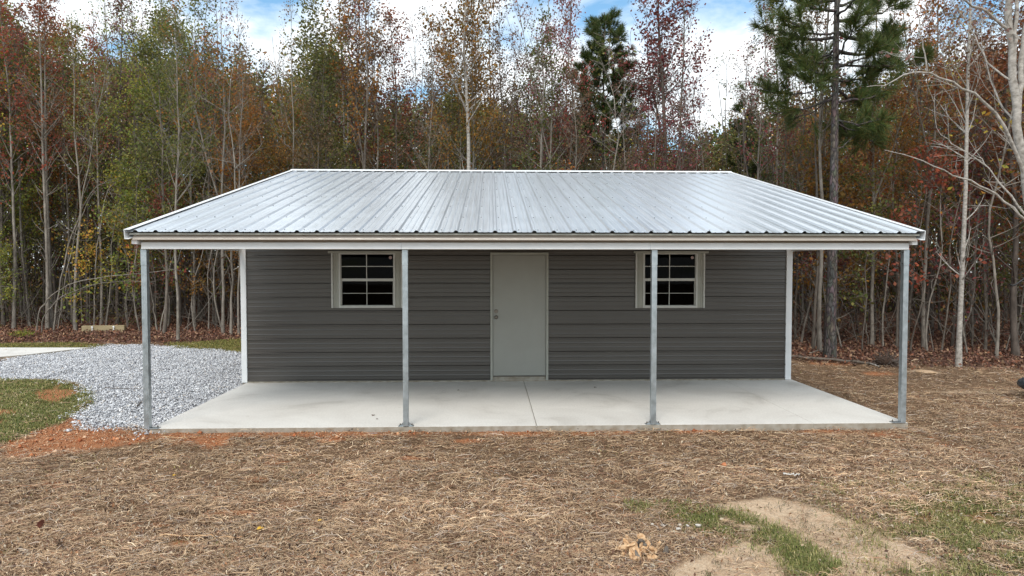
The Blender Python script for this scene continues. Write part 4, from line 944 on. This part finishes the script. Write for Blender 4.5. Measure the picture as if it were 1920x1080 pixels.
# --- the pale tree whose trunk stands past the right edge, with its long bare limbs
def limb_tree():
    Yt = gp(1975, 762)[1]; base = gp(1975, 762); root = empty('pale_limbed_tree', (*base[:2], GZ-.02)); tag(root, 'large whitish tree at the right edge reaching long bare limbs over the yard', 'tree')
    rng = np.random.default_rng(77); off = np.array([*base[:2], GZ-.02]); lines = []; LC = []
    def pl(pts, r0, r1, dy=0., n=18, sides=8, f=0.):
        A = np.array([yp(a, b, Yt+dy*(i/(len(pts)-1))) for i, (a, b) in enumerate(pts)])-off
        t = np.linspace(0, 1, len(A)); tt = np.linspace(0, 1, n)
        P = np.stack([np.interp(tt, t, A[:, k]) for k in range(3)], 1)
        P[1:-1] = (P[:-2]+2*P[1:-1]+P[2:])/4; P[1:-1] = (P[:-2]+2*P[1:-1]+P[2:])/4
        P[2:] += rng.normal(size=(n-2, 3))*.012
        lines.append((P, np.linspace(r0, r1, n), sides))
        if f:
            for j in range(int(f)):
                q = rng.uniform(.15, 1); s = along(P, q); d = (P[-1]-P[0]); d /= np.linalg.norm(d); dv = d*.7+rng.normal(size=3)*.55+np.array([0, 0, .25]); dv /= np.linalg.norm(dv)
                Pt, dd = bezier(s, dv, rng.uniform(.3, 1.1), .02, rng, 6, .12); lines.append((Pt, np.linspace(max(.004, r0*.2), .0025, 6), 4))
                for k in range(4):
                    Pu, _ = bezier(along(Pt, rng.uniform(.3, .9)), dd+rng.normal(size=3)*.6, rng.uniform(.15, .45), 0, rng, 4, .15); lines.append((Pu, np.linspace(.0035, .002, 4), 3))
                    if s[2] > 4.6 and rng.random() < .8: LC.append(Pu[rng.integers(0, 4, 3)]+rng.normal(size=(3, 3))*.07)
        return P
    pl([(1975, 762), (1968, 620), (1950, 480), (1930, 380), (1916, 300), (1906, 200), (1897, 110), (1890, 0), (1884, -120), (1880, -300)], .074, .036, n=30, sides=12, f=5)
    pl([(1908, 215), (1915, 130), (1925, 20), (1945, -120), (1960, -260)], .040, .022, .2, f=6)
    pl([(1899, 120), (1905, 50), (1908, -40), (1900, -200)], .028, .016, -.2, f=5)
    pl([(1930, 345), (1905, 290), (1875, 215), (1845, 185), (1810, 162), (1775, 152), (1738, 133), (1712, 130), (1685, 145), (1655, 165), (1625, 160)], .025, .004, -.6, f=4)
    pl([(1738, 133), (1735, 100), (1733, 85), (1722, 55), (1724, 30), (1716, 8)], .012, .004, -.1, n=10, sides=5, f=2)
    pl([(1940, 425), (1905, 400), (1870, 365), (1830, 342), (1795, 332), (1745, 308), (1700, 290), (1660, 283)], .019, .004, -.5, f=4)
    pl([(1935, 420), (1905, 380), (1878, 345), (1862, 325), (1848, 310), (1830, 290)], .017, .005, .2, n=12, f=3)
    pl([(1850, 312), (1800, 275), (1775, 262), (1762, 250)], .010, .004, .2, n=8, sides=5, f=2)
    pl([(1895, 60), (1860, 30), (1820, 8), (1790, -10), (1740, -60)], .022, .006, -.4, f=4)
    pl([(1893, 150), (1850, 120), (1830, 70), (1800, 20)], .014, .004, .5, n=10, f=4)
    pl([(1905, 230), (1870, 190), (1850, 130), (1840, 60)], .014, .004, .8, n=10, f=4)
    V, Q = tubes(lines); link('trunk', qmesh('trunk', V, Q, smooth=True), M['bark_white'], root)
    C = np.concatenate(LC); V, Q = leaves(C, rng.uniform(.04, .065, len(C)), rng, .7); link('crown', qmesh('crown', V, Q), M['leaf_mauve'], root)
limb_tree()

# --- arching bare stems and leaning poles at the left edge of the wood
def stem(name, label, pts, Y0, dy, r0, r1, mt='bark_pale', sides=6, seed=1, tw=6, lv=0, leaf='green', cat='sapling'):
    rng = np.random.default_rng(seed); A = np.array([yp(a, b, Y0+dy*(i/(len(pts)-1))) for i, (a, b) in enumerate(pts)]); A[0][2] = GZ-.03
    off = A[0].copy(); A -= off; n = 22; t = np.linspace(0, 1, len(A)); tt = np.linspace(0, 1, n); P = np.stack([np.interp(tt, t, A[:, k]) for k in range(3)], 1)
    P[1:-1] = (P[:-2]+2*P[1:-1]+P[2:])/4; P[1:-1] = (P[:-2]+2*P[1:-1]+P[2:])/4; P[2:] += rng.normal(size=(n-2, 3))*.012
    lines = [(P, np.linspace(r0, r1, n), sides)]; LC = []
    for j in range(tw):
        s = along(P, rng.uniform(.35, 1)); d = P[-1]-P[-4]; d /= np.linalg.norm(d); dv = d+rng.normal(size=3)*.6; dv /= np.linalg.norm(dv)
        Pt, dd = bezier(s, dv, rng.uniform(.4, 1.1), .02, rng, 6, .1); lines.append((Pt, np.linspace(r0*.3, .003, 6), 4))
        if lv: LC.append(Pt[rng.integers(1, 6, lv)]+rng.normal(size=(lv, 3))*.12)
    root = empty(name, off); tag(root, label, cat); V, Q = tubes(lines); link('trunk', qmesh('trunk', V, Q, smooth=True), M[mt], root)
    if lv:
        C = np.concatenate(LC); V, Q = leaves(C, rng.uniform(.06, .12, len(C)), rng, .65); link('crown', qmesh('crown', V, Q), M['leaf_'+leaf], root)
YL = 12.6
stem('arching_sapling', 'upper of two bare stems arching right towards the left post', [(68, 618), (72, 585), (88, 560), (115, 540), (150, 527), (200, 518), (270, 513), (330, 505)], YL, -.6, .022, .008, tw=5, lv=16, seed=3)
stem('arching_sapling', 'lower of two bare stems arching right with green leaves', [(78, 618), (80, 595), (95, 575), (115, 555), (150, 540), (190, 530), (240, 526), (290, 528)], YL, -.4, .018, .006, tw=6, lv=26, seed=4)
stem('leaning_sapling', 'pale stem bending up and right across the paired trunks', [(100, 618), (108, 560), (120, 490), (135, 440), (148, 405), (165, 370), (185, 345), (205, 338), (235, 330)], YL+.5, .4, .026, .006, tw=6, seed=5)
stem('leaning_sapling', 'second bending pale stem right of the paired trunks', [(108, 616), (118, 540), (138, 450), (155, 400), (175, 360), (186, 340)], YL+.8, .3, .018, .006, tw=4, seed=6)
stem('leaning_sapling', 'slim stem leaning right beside the tall trunk behind the timber', [(176, 612), (178, 540), (180, 480), (190, 420), (196, 370), (210, 345), (235, 335)], YL+.6, .2, .022, .006, tw=5, seed=7)
stem('leaning_sapling', 'leaning pale stem under the porch, right of the left post', [(300, 628), (306, 590), (312, 540), (322, 490), (332, 450), (340, 400)], YL, .2, .022, .008, tw=5, seed=8)
stem('leaning_sapling', 'curved stem leaning left, seen just right of the left post', [(295, 622), (290, 590), (284, 550), (278, 510), (276, 470), (270, 420)], YL+.3, .2, .024, .008, tw=4, seed=9)
stem('leaning_sapling', 'long thin pole leaning right across the wood under the porch', [(340, 628), (365, 600), (395, 560), (420, 520), (440, 480), (455, 440)], YL+.5, .6, .016, .006, tw=3, seed=10)
YR = 8.6
stem('leaning_sapling', 'thin crooked stem leaning left between end post and whitish trunk', [(1870, 655), (1850, 610), (1825, 575), (1800, 550), (1770, 520), (1745, 490), (1725, 465)], YR, .3, .020, .006, seed=11)
stem('leaning_sapling', 'crooked stem bending left above the right leaf litter', [(1868, 650), (1858, 600), (1850, 560), (1850, 520), (1848, 475), (1840, 455), (1820, 425)], YR-.3, .2, .020, .006, seed=12)
stem('leaning_sapling', 'thin stem leaning left beside the big pine under the porch', [(1528, 655), (1532, 600), (1535, 560), (1530, 520), (1522, 480), (1510, 460), (1500, 440)], YR-.2, .3, .018, .006, seed=13)
stem('leaning_sapling', 'slender stem with yellow and red leaves right of the big pine', [(1628, 652), (1624, 600), (1620, 560), (1616, 510), (1612, 470)], YR, 0, .018, .008, seed=14, tw=5, lv=14, leaf='yellow')
stem('leaning_sapling', 'thin forked stem leaning left under the porch right end', [(1608, 640), (1600, 610), (1590, 585), (1575, 560), (1565, 520), (1558, 480)], YR+.6, .2, .014, .005, seed=15)

# --- deep wood: stems and foliage nobody could count (stuff)
rng = np.random.default_rng(21); lines = []
for i in range(1200):
    x = rng.uniform(-27, 25); y = float(edgeY(x))+1.+rng.random()**.8*22; H = rng.uniform(3, 8)
    P = trunk_path(rng, H, .12, (rng.normal()*.09, rng.normal()*.06), n=8); P += [x, y, GZ-.1]; r = rng.uniform(.012, .045)
    lines.append((P, np.linspace(r, r*.4, 8), 4))
    for k in range(2):
        s = along(P, rng.uniform(.15, .8)); az = rng.random()*6.28; Pb, _ = bezier(s, [math.cos(az), math.sin(az), rng.uniform(.1, 1.2)], rng.uniform(.5, 1.6), .03, rng, 5, .12); lines.append((Pb, np.linspace(r*.3, .004, 5), 3))
V, Q = tubes(lines); me = qmesh('thicket_stems', V, Q, smooth=True); tag(link('thicket_stems', me, M['bark_dark']), 'tangle of countless thin grey stems deep inside the wood', 'thicket', kind='stuff')
lines = []
for i in range(900):                        # brushy twigs along the edge
    x = rng.uniform(-22, 20); y = float(edgeY(x))+rng.uniform(-.6, 4.5); px = project(x, y, 1)
    if 480 < px < 1460: continue
    az = rng.random()*6.28; Pb, _ = bezier([x, y, GZ+rng.random()*.5], [math.cos(az)*.8, math.sin(az)*.5, rng.uniform(.2, 1.4)], rng.uniform(.7, 2.6), rng.uniform(-.12, .08), rng, 7, .1); lines.append((Pb, np.linspace(rng.uniform(.005, .012), .003, 7), 3))
V, Q = tubes(lines); tag(link('brush_twigs', qmesh('brush_twigs', V, Q, smooth=True), M['bark_grey']), 'tangled bare twigs along the foot of the wood', 'brush', kind='stuff')
def top_z(x, y):
    px = project_v(x, y); dc = np.hypot(x-CAM[0], y-CAM[1])
    tpx = np.interp(px, [-300, 0, 120, 300, 450, 520, 620, 700, 800, 900, 1000, 1080, 1160, 1230, 1330, 1420, 1520, 1700, 1850, 2200], [110, 110, 180, 160, 140, 175, 110, 185, 200, 185, 215, 210, 265, 300, 260, 235, 215, 190, 180, 160])
    return CAM[2]+dc*(501-tpx)/F
def project_v(x, y):
    c, s = math.cos(YAW), math.sin(YAW); X = c*(x-CAM[0])-s*(y-CAM[1]); Y_ = s*(x-CAM[0])+c*(y-CAM[1]); return 960+F*X/Y_
nc = 9500; x = rng.uniform(-30, 28, nc); y = edgeY(x)+1.2+rng.random(nc)**.75*24
zt = top_z(x, y)*(.86+.22*fnoise(x, y, 1.2, 60)); zl = 1.9+1.6*fnoise(x, y, 2.2, 61)+np.clip((8-(y-edgeY(x)))*.03, 0, .5)
far = (y-edgeY(x)) > 14; zl = np.where(far, .2, zl)
z = zl+(zt-zl)*rng.random(nc)**1.0
per = 42; rr = rng.uniform(.25, .75, nc)
C = np.repeat(np.stack([x, y, z], 1), per, 0)+rng.normal(size=(nc*per, 3))*np.repeat(rr, per)[:, None]*.62*np.array([[1, 1, .7]])
sz = np.repeat(.075+.0045*(y-8), per)*rng.uniform(.7, 1.3, nc*per)
V, Q = leaves(C, sz, rng, .68)
px = project_v(x, y); hue = fnoise(x+z*.9, y+z*.5, 1.1, 63)
pal = {'o': (.12, .12, .036), 'g': (.085, .12, .036), 'y': (.25, .21, .045), 'b': (.16, .11, .055), 'r': (.28, .10, .045), 'or': (.36, .17, .035), 'bu': (.17, .065, .055), 'gb': (.14, .12, .085)}
cc = np.zeros((nc, 3)); keys = list(pal)
for i in range(nc):
    p = px[i]; up = (z[i]-zl[i])/(zt[i]-zl[i]+.01)
    if p < 60: w = [3, 3, 2, 2, 1, .7, .3, 1]
    elif p < 460: w = [4.5, 4.5, 2., .8, .8+2.5*up, .9, .6, .8]
    elif p < 660: w = [4, 1.5, 1.6, 2.2, .5, 1.3, .4, 1]
    elif p < 1000: w = [4.4, 3, 1.8, .8, .8, 1.6, .9, .9]
    elif p < 1480: w = [4.5, 2.5, 1, 1.8, .7, .6, .8, 1.2]
    else: w = [3.6, 2.2, 1.5, 2.2, 1.1, 1.3, .8, 1.3]
    w[2] *= 1.6; w[0] *= 1.2
    w = np.array(w)*np.exp(2.5*np.sin(hue[i]*22+np.arange(8)*2.1)*.5); cc[i] = pal[keys[rng.choice(8, p=w/w.sum())]]
c = np.repeat(np.repeat(cc, per, 0)*rng.lognormal(0, .32, (nc*per, 1)), 4, 0)
tag(link('woodland_canopy', qmesh('woodland_canopy', V, Q, tint=c), M['foliage']), 'olive, brown and rust foliage massed deep in the wood', 'foliage', kind='stuff')
nc2 = 9500; x = rng.uniform(-46, 42, nc2); y = edgeY(x)+rng.uniform(12, 27, nc2); zt = top_z(x, y)*(.84+.2*fnoise(x, y, 1.5, 71)); z = zt*rng.random(nc2)**.95; per2 = 26
C = np.repeat(np.stack([x, y, z], 1), per2, 0)+rng.normal(size=(nc2*per2, 3))*.55; V, Q = leaves(C, rng.uniform(.16, .26, nc2*per2), rng, .7)
c = tints(list(pal.values()), nc2, rng, [.3, .14, .08, .2, .08, .06, .06, .08], .2); c = np.repeat(np.repeat(c, per2, 0)*rng.lognormal(0, .3, (nc2*per2, 1)), 4, 0)
tag(link('distant_foliage', qmesh('distant_foliage', V, Q, tint=c), M['foliage']), 'dim foliage closing off the far side of the wood', 'foliage', kind='stuff')
# low leaves of the undergrowth
nc = 1500; x = rng.uniform(-24, 22, nc); y = edgeY(x)+rng.uniform(.2, 9, nc); per = 22
C = np.repeat(np.stack([x, y, GZ+rng.uniform(.1, 2.9, nc)], 1), per, 0)+rng.normal(size=(nc*per, 3))*[.3, .3, .22]
C = C[C[:, 2] > GZ+.02]; V, Q = leaves(C, rng.uniform(.05, .1, len(C)), rng, .65)
px = project_v(C[:, 0], C[:, 1]); c = np.where((px < 330)[:, None], tints([(.08, .11, .03), (.16, .17, .04), (.10, .07, .04), (.22, .16, .04)], len(C), rng), tints([(.13, .07, .045), (.09, .07, .035), (.20, .10, .04), (.14, .05, .04)], len(C), rng))
tag(link('undergrowth', qmesh('undergrowth', V, Q, tint=np.repeat(c, 4, 0)), M['foliage']), 'low scattered leaves of brush between the trunks', 'undergrowth', kind='stuff')

# ------------------------------------------------------------------ small things in the yard
def blob(rad, seed, amp=.25, n=2, flat=1.):
    import bmesh
    bm = bmesh.new(); bmesh.ops.create_icosphere(bm, subdivisions=n, radius=1); r = random.Random(seed); ks = [(Vector((r.uniform(-1, 1), r.uniform(-1, 1), r.uniform(-1, 1)))*3, r.random()*6) for _ in range(5)]
    for v in bm.verts:
        s = 1+amp*sum(math.sin(v.co.dot(k)+p) for k, p in ks)/2.5+r.uniform(-.04, .04)
        v.co = Vector((v.co.x*rad[0]*s, v.co.y*rad[1]*s, v.co.z*rad[2]*s*flat))
    me = bpy.data.meshes.new('blob'); bm.to_mesh(me); bm.free(); return me
def gz(x, y): return float(gheight(np.array([x]), np.array([y]))[0])
# timber with two white fittings
a, b = gp(155, 623), gp(235, 622); root = empty('timber', (*((a+b)/2)[:2], gz(*((a+b)/2)[:2]))); L_ = np.linalg.norm(b-a); h = .20
tag(root, 'weathered timber with two white fittings lying before the left wood', 'timber')
mb = MB().box(-L_/2, L_/2, -.07, .07, -.03, h); mb.build('beam', M['wood_pale'], root, bevel=.008); root.rotation_euler.z = math.atan2(b[1]-a[1], b[0]-a[0])
for u_ in (-.245, .255):
    xx = u_*L_; mb = MB().cyl((xx, -.075, h-.02), (xx, -.085, .03), .022, .018, 10).cyl((xx, -.095, h-.05), (xx+.035, -.10, h-.055), .02, .016, 8).cyl((xx, -.072, h-.035), (xx, -.108, h-.035), .03, .026, 12).box(xx-.03, xx+.03, -.078, -.0702, .0, .035)
    mb.build('white_fitting', M['white_plastic'], root, bevel=.003)
# fallen log and its root ball
def log_line(name, label, pts, r0, r1, mt, cat, zoff=.04, seed=2, twigs=0):
    A = np.array([gp(*p) for p in pts]); A[:, 2] = [gz(q[0], q[1])+r0+zoff for q in A]; off = A[0].copy(); off[2] -= r0; A = A-off
    n = 14; t = np.linspace(0, 1, len(A)); tt = np.linspace(0, 1, n); P = np.stack([np.interp(tt, t, A[:, k]) for k in range(3)], 1); rng = np.random.default_rng(seed); P += rng.normal(size=P.shape)*.006
    lines = [(P, np.linspace(r0, r1, n), 9)]
    for k in range(twigs):
        s = along(P, rng.uniform(.05, .9)); Pb, _ = bezier(s, [rng.normal()*.6, rng.normal()*.6, rng.uniform(.2, 1)], rng.uniform(.2, .5), 0, rng, 5, .1); lines.append((Pb, np.linspace(.009, .003, 5), 4))
    V, Q = tubes(lines); root = link(name, qmesh(name, V, Q, smooth=True), M[mt]); root.location = off; tag(root, label, cat); return root
log_line('fallen_log', 'long thin grey log lying on leaf litter right of the building', [(1440, 668), (1485, 674), (1540, 678), (1600, 683), (1632, 687)], .036, .030, 'bark_grey', 'log', .02, twigs=4)
log_line('broken_branch', 'pale broken branch at the right end of the fallen log', [(1630, 686), (1640, 689), (1650, 693)], .022, .012, 'bark_white', 'branch', .03)
log_line('stick', 'pale thin stick slanting over the middle of the fallen log', [(1518, 672), (1530, 668), (1545, 663)], .012, .007, 'bark_pale', 'stick', .08)
log_line('stick', 'thin dark stick lying on the gravel left of the left post', [(195, 732), (240, 734), (266, 735)], .006, .004, 'bark_dark', 'stick', .03)
log_line('stick', 'short dark stick on the gravel touching the left post', [(258, 765), (266, 757)], .007, .005, 'bark_dark', 'stick', .03)
log_line('stick', 'long pale reed on the straw below the left end of the patio', [(305, 829), (340, 830), (370, 829)], .006, .004, 'chips', 'stick', .015)
log_line('stick', 'long fallen stalk stretched over straw in the left foreground', [(300, 1010), (380, 1012), (455, 1014)], .005, .003, 'chips', 'stick', .02)
log_line('lath', 'shorter pale splinter on the straw right of the orange clay lump', [(1470, 897), (1500, 898)], .006, .005, 'stone_white', 'splinter', .035)
log_line('lath', 'pale splinter on the straw, upper left of the other one', [(1437, 889), (1468, 889)], .006, .005, 'chips', 'splinter', .035)
p = gp(1662, 686); root = empty('root_ball', (p[0], p[1], gz(p[0], p[1]))); tag(root, 'tangled dark root ball at the right end of the fallen log', 'root ball')
link('soil_clod', blob((.17, .14, .12), 4, .4, 3), M['soil'], root, (0, 0, .05)); rng = np.random.default_rng(9); ln = []
for i in range(70):
    az = rng.random()*6.28; Pb, _ = bezier([rng.normal()*.08, rng.normal()*.06, .08], [math.cos(az), math.sin(az)*.7, rng.uniform(-.1, .9)], rng.uniform(.2, .38), -.12, rng, 6, .22); ln.append((Pb, np.linspace(.014, .004, 6), 4))
V, Q = tubes(ln); link('roots', qmesh('roots', V, Q, smooth=True), M['bark_dark'], root)
def lump(name, px, py, rad, seed, mt, label, cat, group=None, amp=.25):
    p = gp(px, py); o = link(name, blob(rad, seed, amp), M[mt]); o.location = (p[0], p[1], gz(p[0], p[1])+rad[2]*.55+(.03 if name in ('pebble', 'clay_lump', 'dark_clod') and p[1] < -.3 else 0)); o.rotation_euler.z = seed; tag(o, label, cat, group); return o
lump('clay_lump', 1358, 880, (.032, .028, .024), 3, 'clay', 'orange clay lump alone on the straw in front of the patio', 'clay lump')
lump('sand_mound', 1733, 699, (.22, .14, .03), 5, 'sandy', 'low pale mound among brown leaves left of the whitish trunk', 'mound')
for i, (px, py, s, lb) in enumerate([(1223, 987, .011, 'smallest white pebble, leftmost of the row above the rotten wood'), (1243, 989, .013, 'small white pebble, second from left in the pebble row'), (1272, 996, .016, 'flat white pebble in the middle of the row by the grass'), (1274, 988, .014, 'round white pebble touching the flat middle pebble'), (1289, 990, .013, 'cream pebble between the middle pair and the last pebble'), (1308, 991, .020, 'largest white pebble, right end of the row by the grass')]):
    lump('pebble', px, py, (s*1.15, s*.95, s*.7), 20+i, 'pebble', lb, 'pebble', 'row of pale pebbles at the edge of the green grass')
p = gp(1199, 1036); root = empty('rotten_wood_pile', (p[0], p[1], gz(p[0], p[1]))); tag(root, 'heap of crumbling orange-tan rotten wood pieces on the foreground straw', 'rotten wood')
rng = random.Random(4)
for i in range(46):
    x_, y_ = rng.gauss(0, .07), rng.gauss(0, .075); hz = .02+max(0, .12-math.hypot(x_, y_)*.9)*rng.random(); o = link('wood_chunk', blob((rng.uniform(.018, .045), rng.uniform(.014, .032), rng.uniform(.010, .022)), i, .5, 2), M['bark_grey' if i % 6 == 0 else 'chips'], root, (x_, y_, .012+hz)); o.rotation_euler = (rng.random(), rng.random(), rng.random()*6)
def leaf_thing(px, py, s, mt, label, z=None, stand=0., cat='leaf'):
    p = gp(px, py, GZ if z is None else z); n = 9; v = []; f = []
    for i in range(n):
        t = i/(n-1); w = s*.42*math.sin(PI*min(1, t*1.05+.02))**.7*(1+.25*math.sin(i*2.6)); v += [(-w, (t-.5)*s, .25*w+.06*s*math.sin(t*3)), (0, (t-.5)*s, .06*s*math.sin(t*3)), (w, (t-.5)*s, .3*w+.06*s*math.sin(t*3))]
    for i in range(n-1): f += [(3*i, 3*i+1, 3*i+4, 3*i+3), (3*i+1, 3*i+2, 3*i+5, 3*i+4)]
    o = MB().add(v, f).build('fallen_leaf', M[mt]); so = o.modifiers.new('thickness', 'SOLIDIFY'); so.thickness = .0012
    o.location = (p[0], p[1], (gz(p[0], p[1])+.035 if z is None else z+.003)+stand*s*.5); o.rotation_euler = (stand*1.3, 0, px*.7); tag(o, label, cat)
leaf_thing(488, 1001, .055, 'yellow_leaf', 'brightest yellow fallen leaf on the straw in the left foreground')
leaf_thing(600, 984, .035, 'yellow_leaf', 'small yellow leaf right of the brightest yellow leaf')
leaf_thing(327, 901, .035, 'yellow_leaf', 'small yellow leaf farthest back on the left straw')
leaf_thing(78, 1000, .07, 'red_leaf', 'dark red leaf standing upright at the far left foreground', stand=1.)
leaf_thing(700, 779, .05, 'brown_leaf', 'small dark leaf on the patio left of the second post', 0.)
leaf_thing(707, 786, .03, 'brown_leaf', 'tiny dark leaf speck in front of the small patio leaf', 0.)
leaf_thing(860, 732, .04, 'brown_leaf', 'small dark leaf on the patio left of the door', 0.)
leaf_thing(1116, 727, .05, 'brown_leaf', 'thin dark leaf on the patio right of the door', 0.)
leaf_thing(1141, 810, .05, 'red_leaf', 'dark leaf against the patio front edge left of the third post', stand=.5)
lump('dark_clod', 327, 958, (.026, .018, .014), 31, 'bark_dark', 'small black clod on the straw in the left foreground', 'clod', amp=.3)
lump('dark_clod', 1140, 806, (.03, .02, .018), 32, 'bark_dark', 'dark clod at the foot of the patio edge near the third post', 'clod')
lump('dark_clod', 380, 737, (.05, .03, .02), 33, 'bark_dark', 'dark clod on the gravel beside the patio', 'clod')
lump('clay_clod', 1622, 806, (.06, .03, .02), 34, 'bark_grey', 'brown clod against the patio edge near the right corner', 'clod')
# little green weed by the left wood
p = gp(41, 634); rng = np.random.default_rng(3); C = rng.normal(size=(160, 3))*[.16, .12, .05]+[0, 0, .12]; C = C[C[:, 2] > .01]; V, Q = leaves(C, .07, rng, .5)
root = empty('weed', (p[0], p[1], gz(p[0], p[1]))); tag(root, 'small bright green weed on the leaf litter at far left', 'weed'); link('foliage', qmesh('foliage', V, Q), M['leaf_green'], root)
# rounded grey object and black bar at the right edge
p = gp(1946, 746); root = empty('grey_shell', (p[0], p[1], gz(p[0], p[1]))); tag(root, 'dark grey rounded shell cut off by the right edge of the photo', 'tank')
o = link('body', blob((.25, .24, .125), 8, .05, 4), M['grey_plastic'], root, (0, 0, .21)); o.data.polygons.foreach_set('use_smooth', [True]*len(o.data.polygons))
mb = MB().cyl((-.1, 0, 0), (-.1, 0, .10), .03).cyl((.1, 0, 0), (.1, 0, .10), .03); mb.build('foot', M['black'], root)
Yb = p[1]+.25; A = np.array([yp(1893, 533, Yb), yp(1898, 536, Yb), yp(1906, 533, Yb), yp(1915, 526, Yb), yp(1930, 516, Yb), yp(1950, 520, Yb), yp(1965, 580, Yb), yp(1966, 680, Yb)]); A = np.vstack([A, [A[-1][0], Yb, GZ-.05]]); off = A[-1].copy()
tt = np.linspace(0, 1, 30); P = np.stack([np.interp(tt, np.linspace(0, 1, len(A)), (A-off)[:, k]) for k in range(3)], 1); P[1:-1] = (P[:-2]+P[1:-1]*2+P[2:])/4
V, Q = tubes([(P, np.full(30, .012), 10)]); o = link('black_bar', qmesh('black_bar', V, Q, smooth=True), M['black']); o.location = off; tag(o, 'bent black bar reaching in at the right edge before the dark trunk', 'bar')

# ------------------------------------------------------------------ sky and sun
w = bpy.data.worlds.new('World'); scene.world = w; w.use_nodes = True; nt = w.node_tree; nt.nodes.clear()
SUN_EL, SUN_AZ = math.radians(49), math.radians(192)       # behind the camera, a little to the left
def WN(t, **k):
    n = nt.nodes.new(t)
    for a, v in k.items():
        if a.startswith('_'): n.inputs[a[1:].replace('_', ' ')].default_value = v
        else: setattr(n, a, v)
    return n
sky = WN('ShaderNodeTexSky', sky_type='NISHITA', sun_disc=False, sun_elevation=SUN_EL, sun_rotation=SUN_AZ)
bg = WN('ShaderNodeBackground', _Strength=.145); L = nt.links.new; mt_ = WN('ShaderNodeMixRGB', blend_type='MULTIPLY', _Fac=1.); mt_.inputs[2].default_value = (.78, 1.02, 1.02, 1); L(sky.outputs[0], mt_.inputs[1]); L(mt_.outputs[0], bg.inputs[0])
tc = WN('ShaderNodeTexCoord'); sp = WN('ShaderNodeSeparateXYZ'); L(tc.outputs['Generated'], sp.inputs[0])
ad = WN('ShaderNodeMath', operation='ADD'); ad.inputs[1].default_value = .25; L(sp.outputs[2], ad.inputs[0])
dx = WN('ShaderNodeMath', operation='DIVIDE'); dy = WN('ShaderNodeMath', operation='DIVIDE'); L(sp.outputs[0], dx.inputs[0]); L(ad.outputs[0], dx.inputs[1]); L(sp.outputs[1], dy.inputs[0]); L(ad.outputs[0], dy.inputs[1])
cb = WN('ShaderNodeCombineXYZ'); L(dx.outputs[0], cb.inputs[0]); L(dy.outputs[0], cb.inputs[1])
mo_ = WN('ShaderNodeMapping'); mo_.inputs['Location'].default_value = (.9, .35, 0); L(cb.outputs[0], mo_.inputs[0])
no = WN('ShaderNodeTexNoise', _Scale=2.1, _Detail=7., _Roughness=.55, _Distortion=.3); L(mo_.outputs[0], no.inputs[0])
cr = WN('ShaderNodeValToRGB'); cr.color_ramp.elements[0].position = .37; cr.color_ramp.elements[1].position = .51; L(no.outputs[0], cr.inputs[0])
cc_ = WN('ShaderNodeValToRGB'); cc_.color_ramp.elements[0].position = .45; cc_.color_ramp.elements[0].color = (.77, .83, .87, 1); cc_.color_ramp.elements[1].position = .68; cc_.color_ramp.elements[1].color = (1, 1, 1, 1)
n2 = WN('ShaderNodeTexNoise', _Scale=3.3, _Detail=5.); L(cb.outputs[0], n2.inputs[0]); L(n2.outputs[0], cc_.inputs[0])
cl = WN('ShaderNodeBackground', _Strength=1.05); L(cc_.outputs[0], cl.inputs[0])
mx = WN('ShaderNodeMixShader'); L(cr.outputs[0], mx.inputs[0]); L(bg.outputs[0], mx.inputs[1]); L(cl.outputs[0], mx.inputs[2])
wo = WN('ShaderNodeOutputWorld'); L(mx.outputs[0], wo.inputs[0])
sd_ = bpy.data.lights.new('sun', 'SUN'); sd_.energy = 1.55; sd_.angle = math.radians(26); sd_.color = (1, .94, .86)
so = bpy.data.objects.new('sun', sd_); col.objects.link(so)
# Nishita: rotation measured clockwise from +Y seen from above
dirv = Vector((math.sin(SUN_AZ)*math.cos(SUN_EL), math.cos(SUN_AZ)*math.cos(SUN_EL), math.sin(SUN_EL)))
so.rotation_euler = dirv.to_track_quat('Z', 'Y').to_euler()

scene.view_settings.view_transform = 'Standard'; scene.view_settings.look = 'None'; scene.view_settings.exposure = .60; scene.view_settings.gamma = 1
scene.render.engine = 'CYCLES'
try:
    scene.cycles.max_bounces = 6; scene.cycles.diffuse_bounces = 3; scene.cycles.glossy_bounces = 3; scene.cycles.transmission_bounces = 4; scene.cycles.transparent_max_bounces = 8
    scene.cycles.caustics_reflective = False; scene.cycles.caustics_refractive = False
except Exception: pass
print('leaves per variant', {k: [v['nl'] for v in L_] for k, L_ in KIND.items()}, 'things', len(REC))
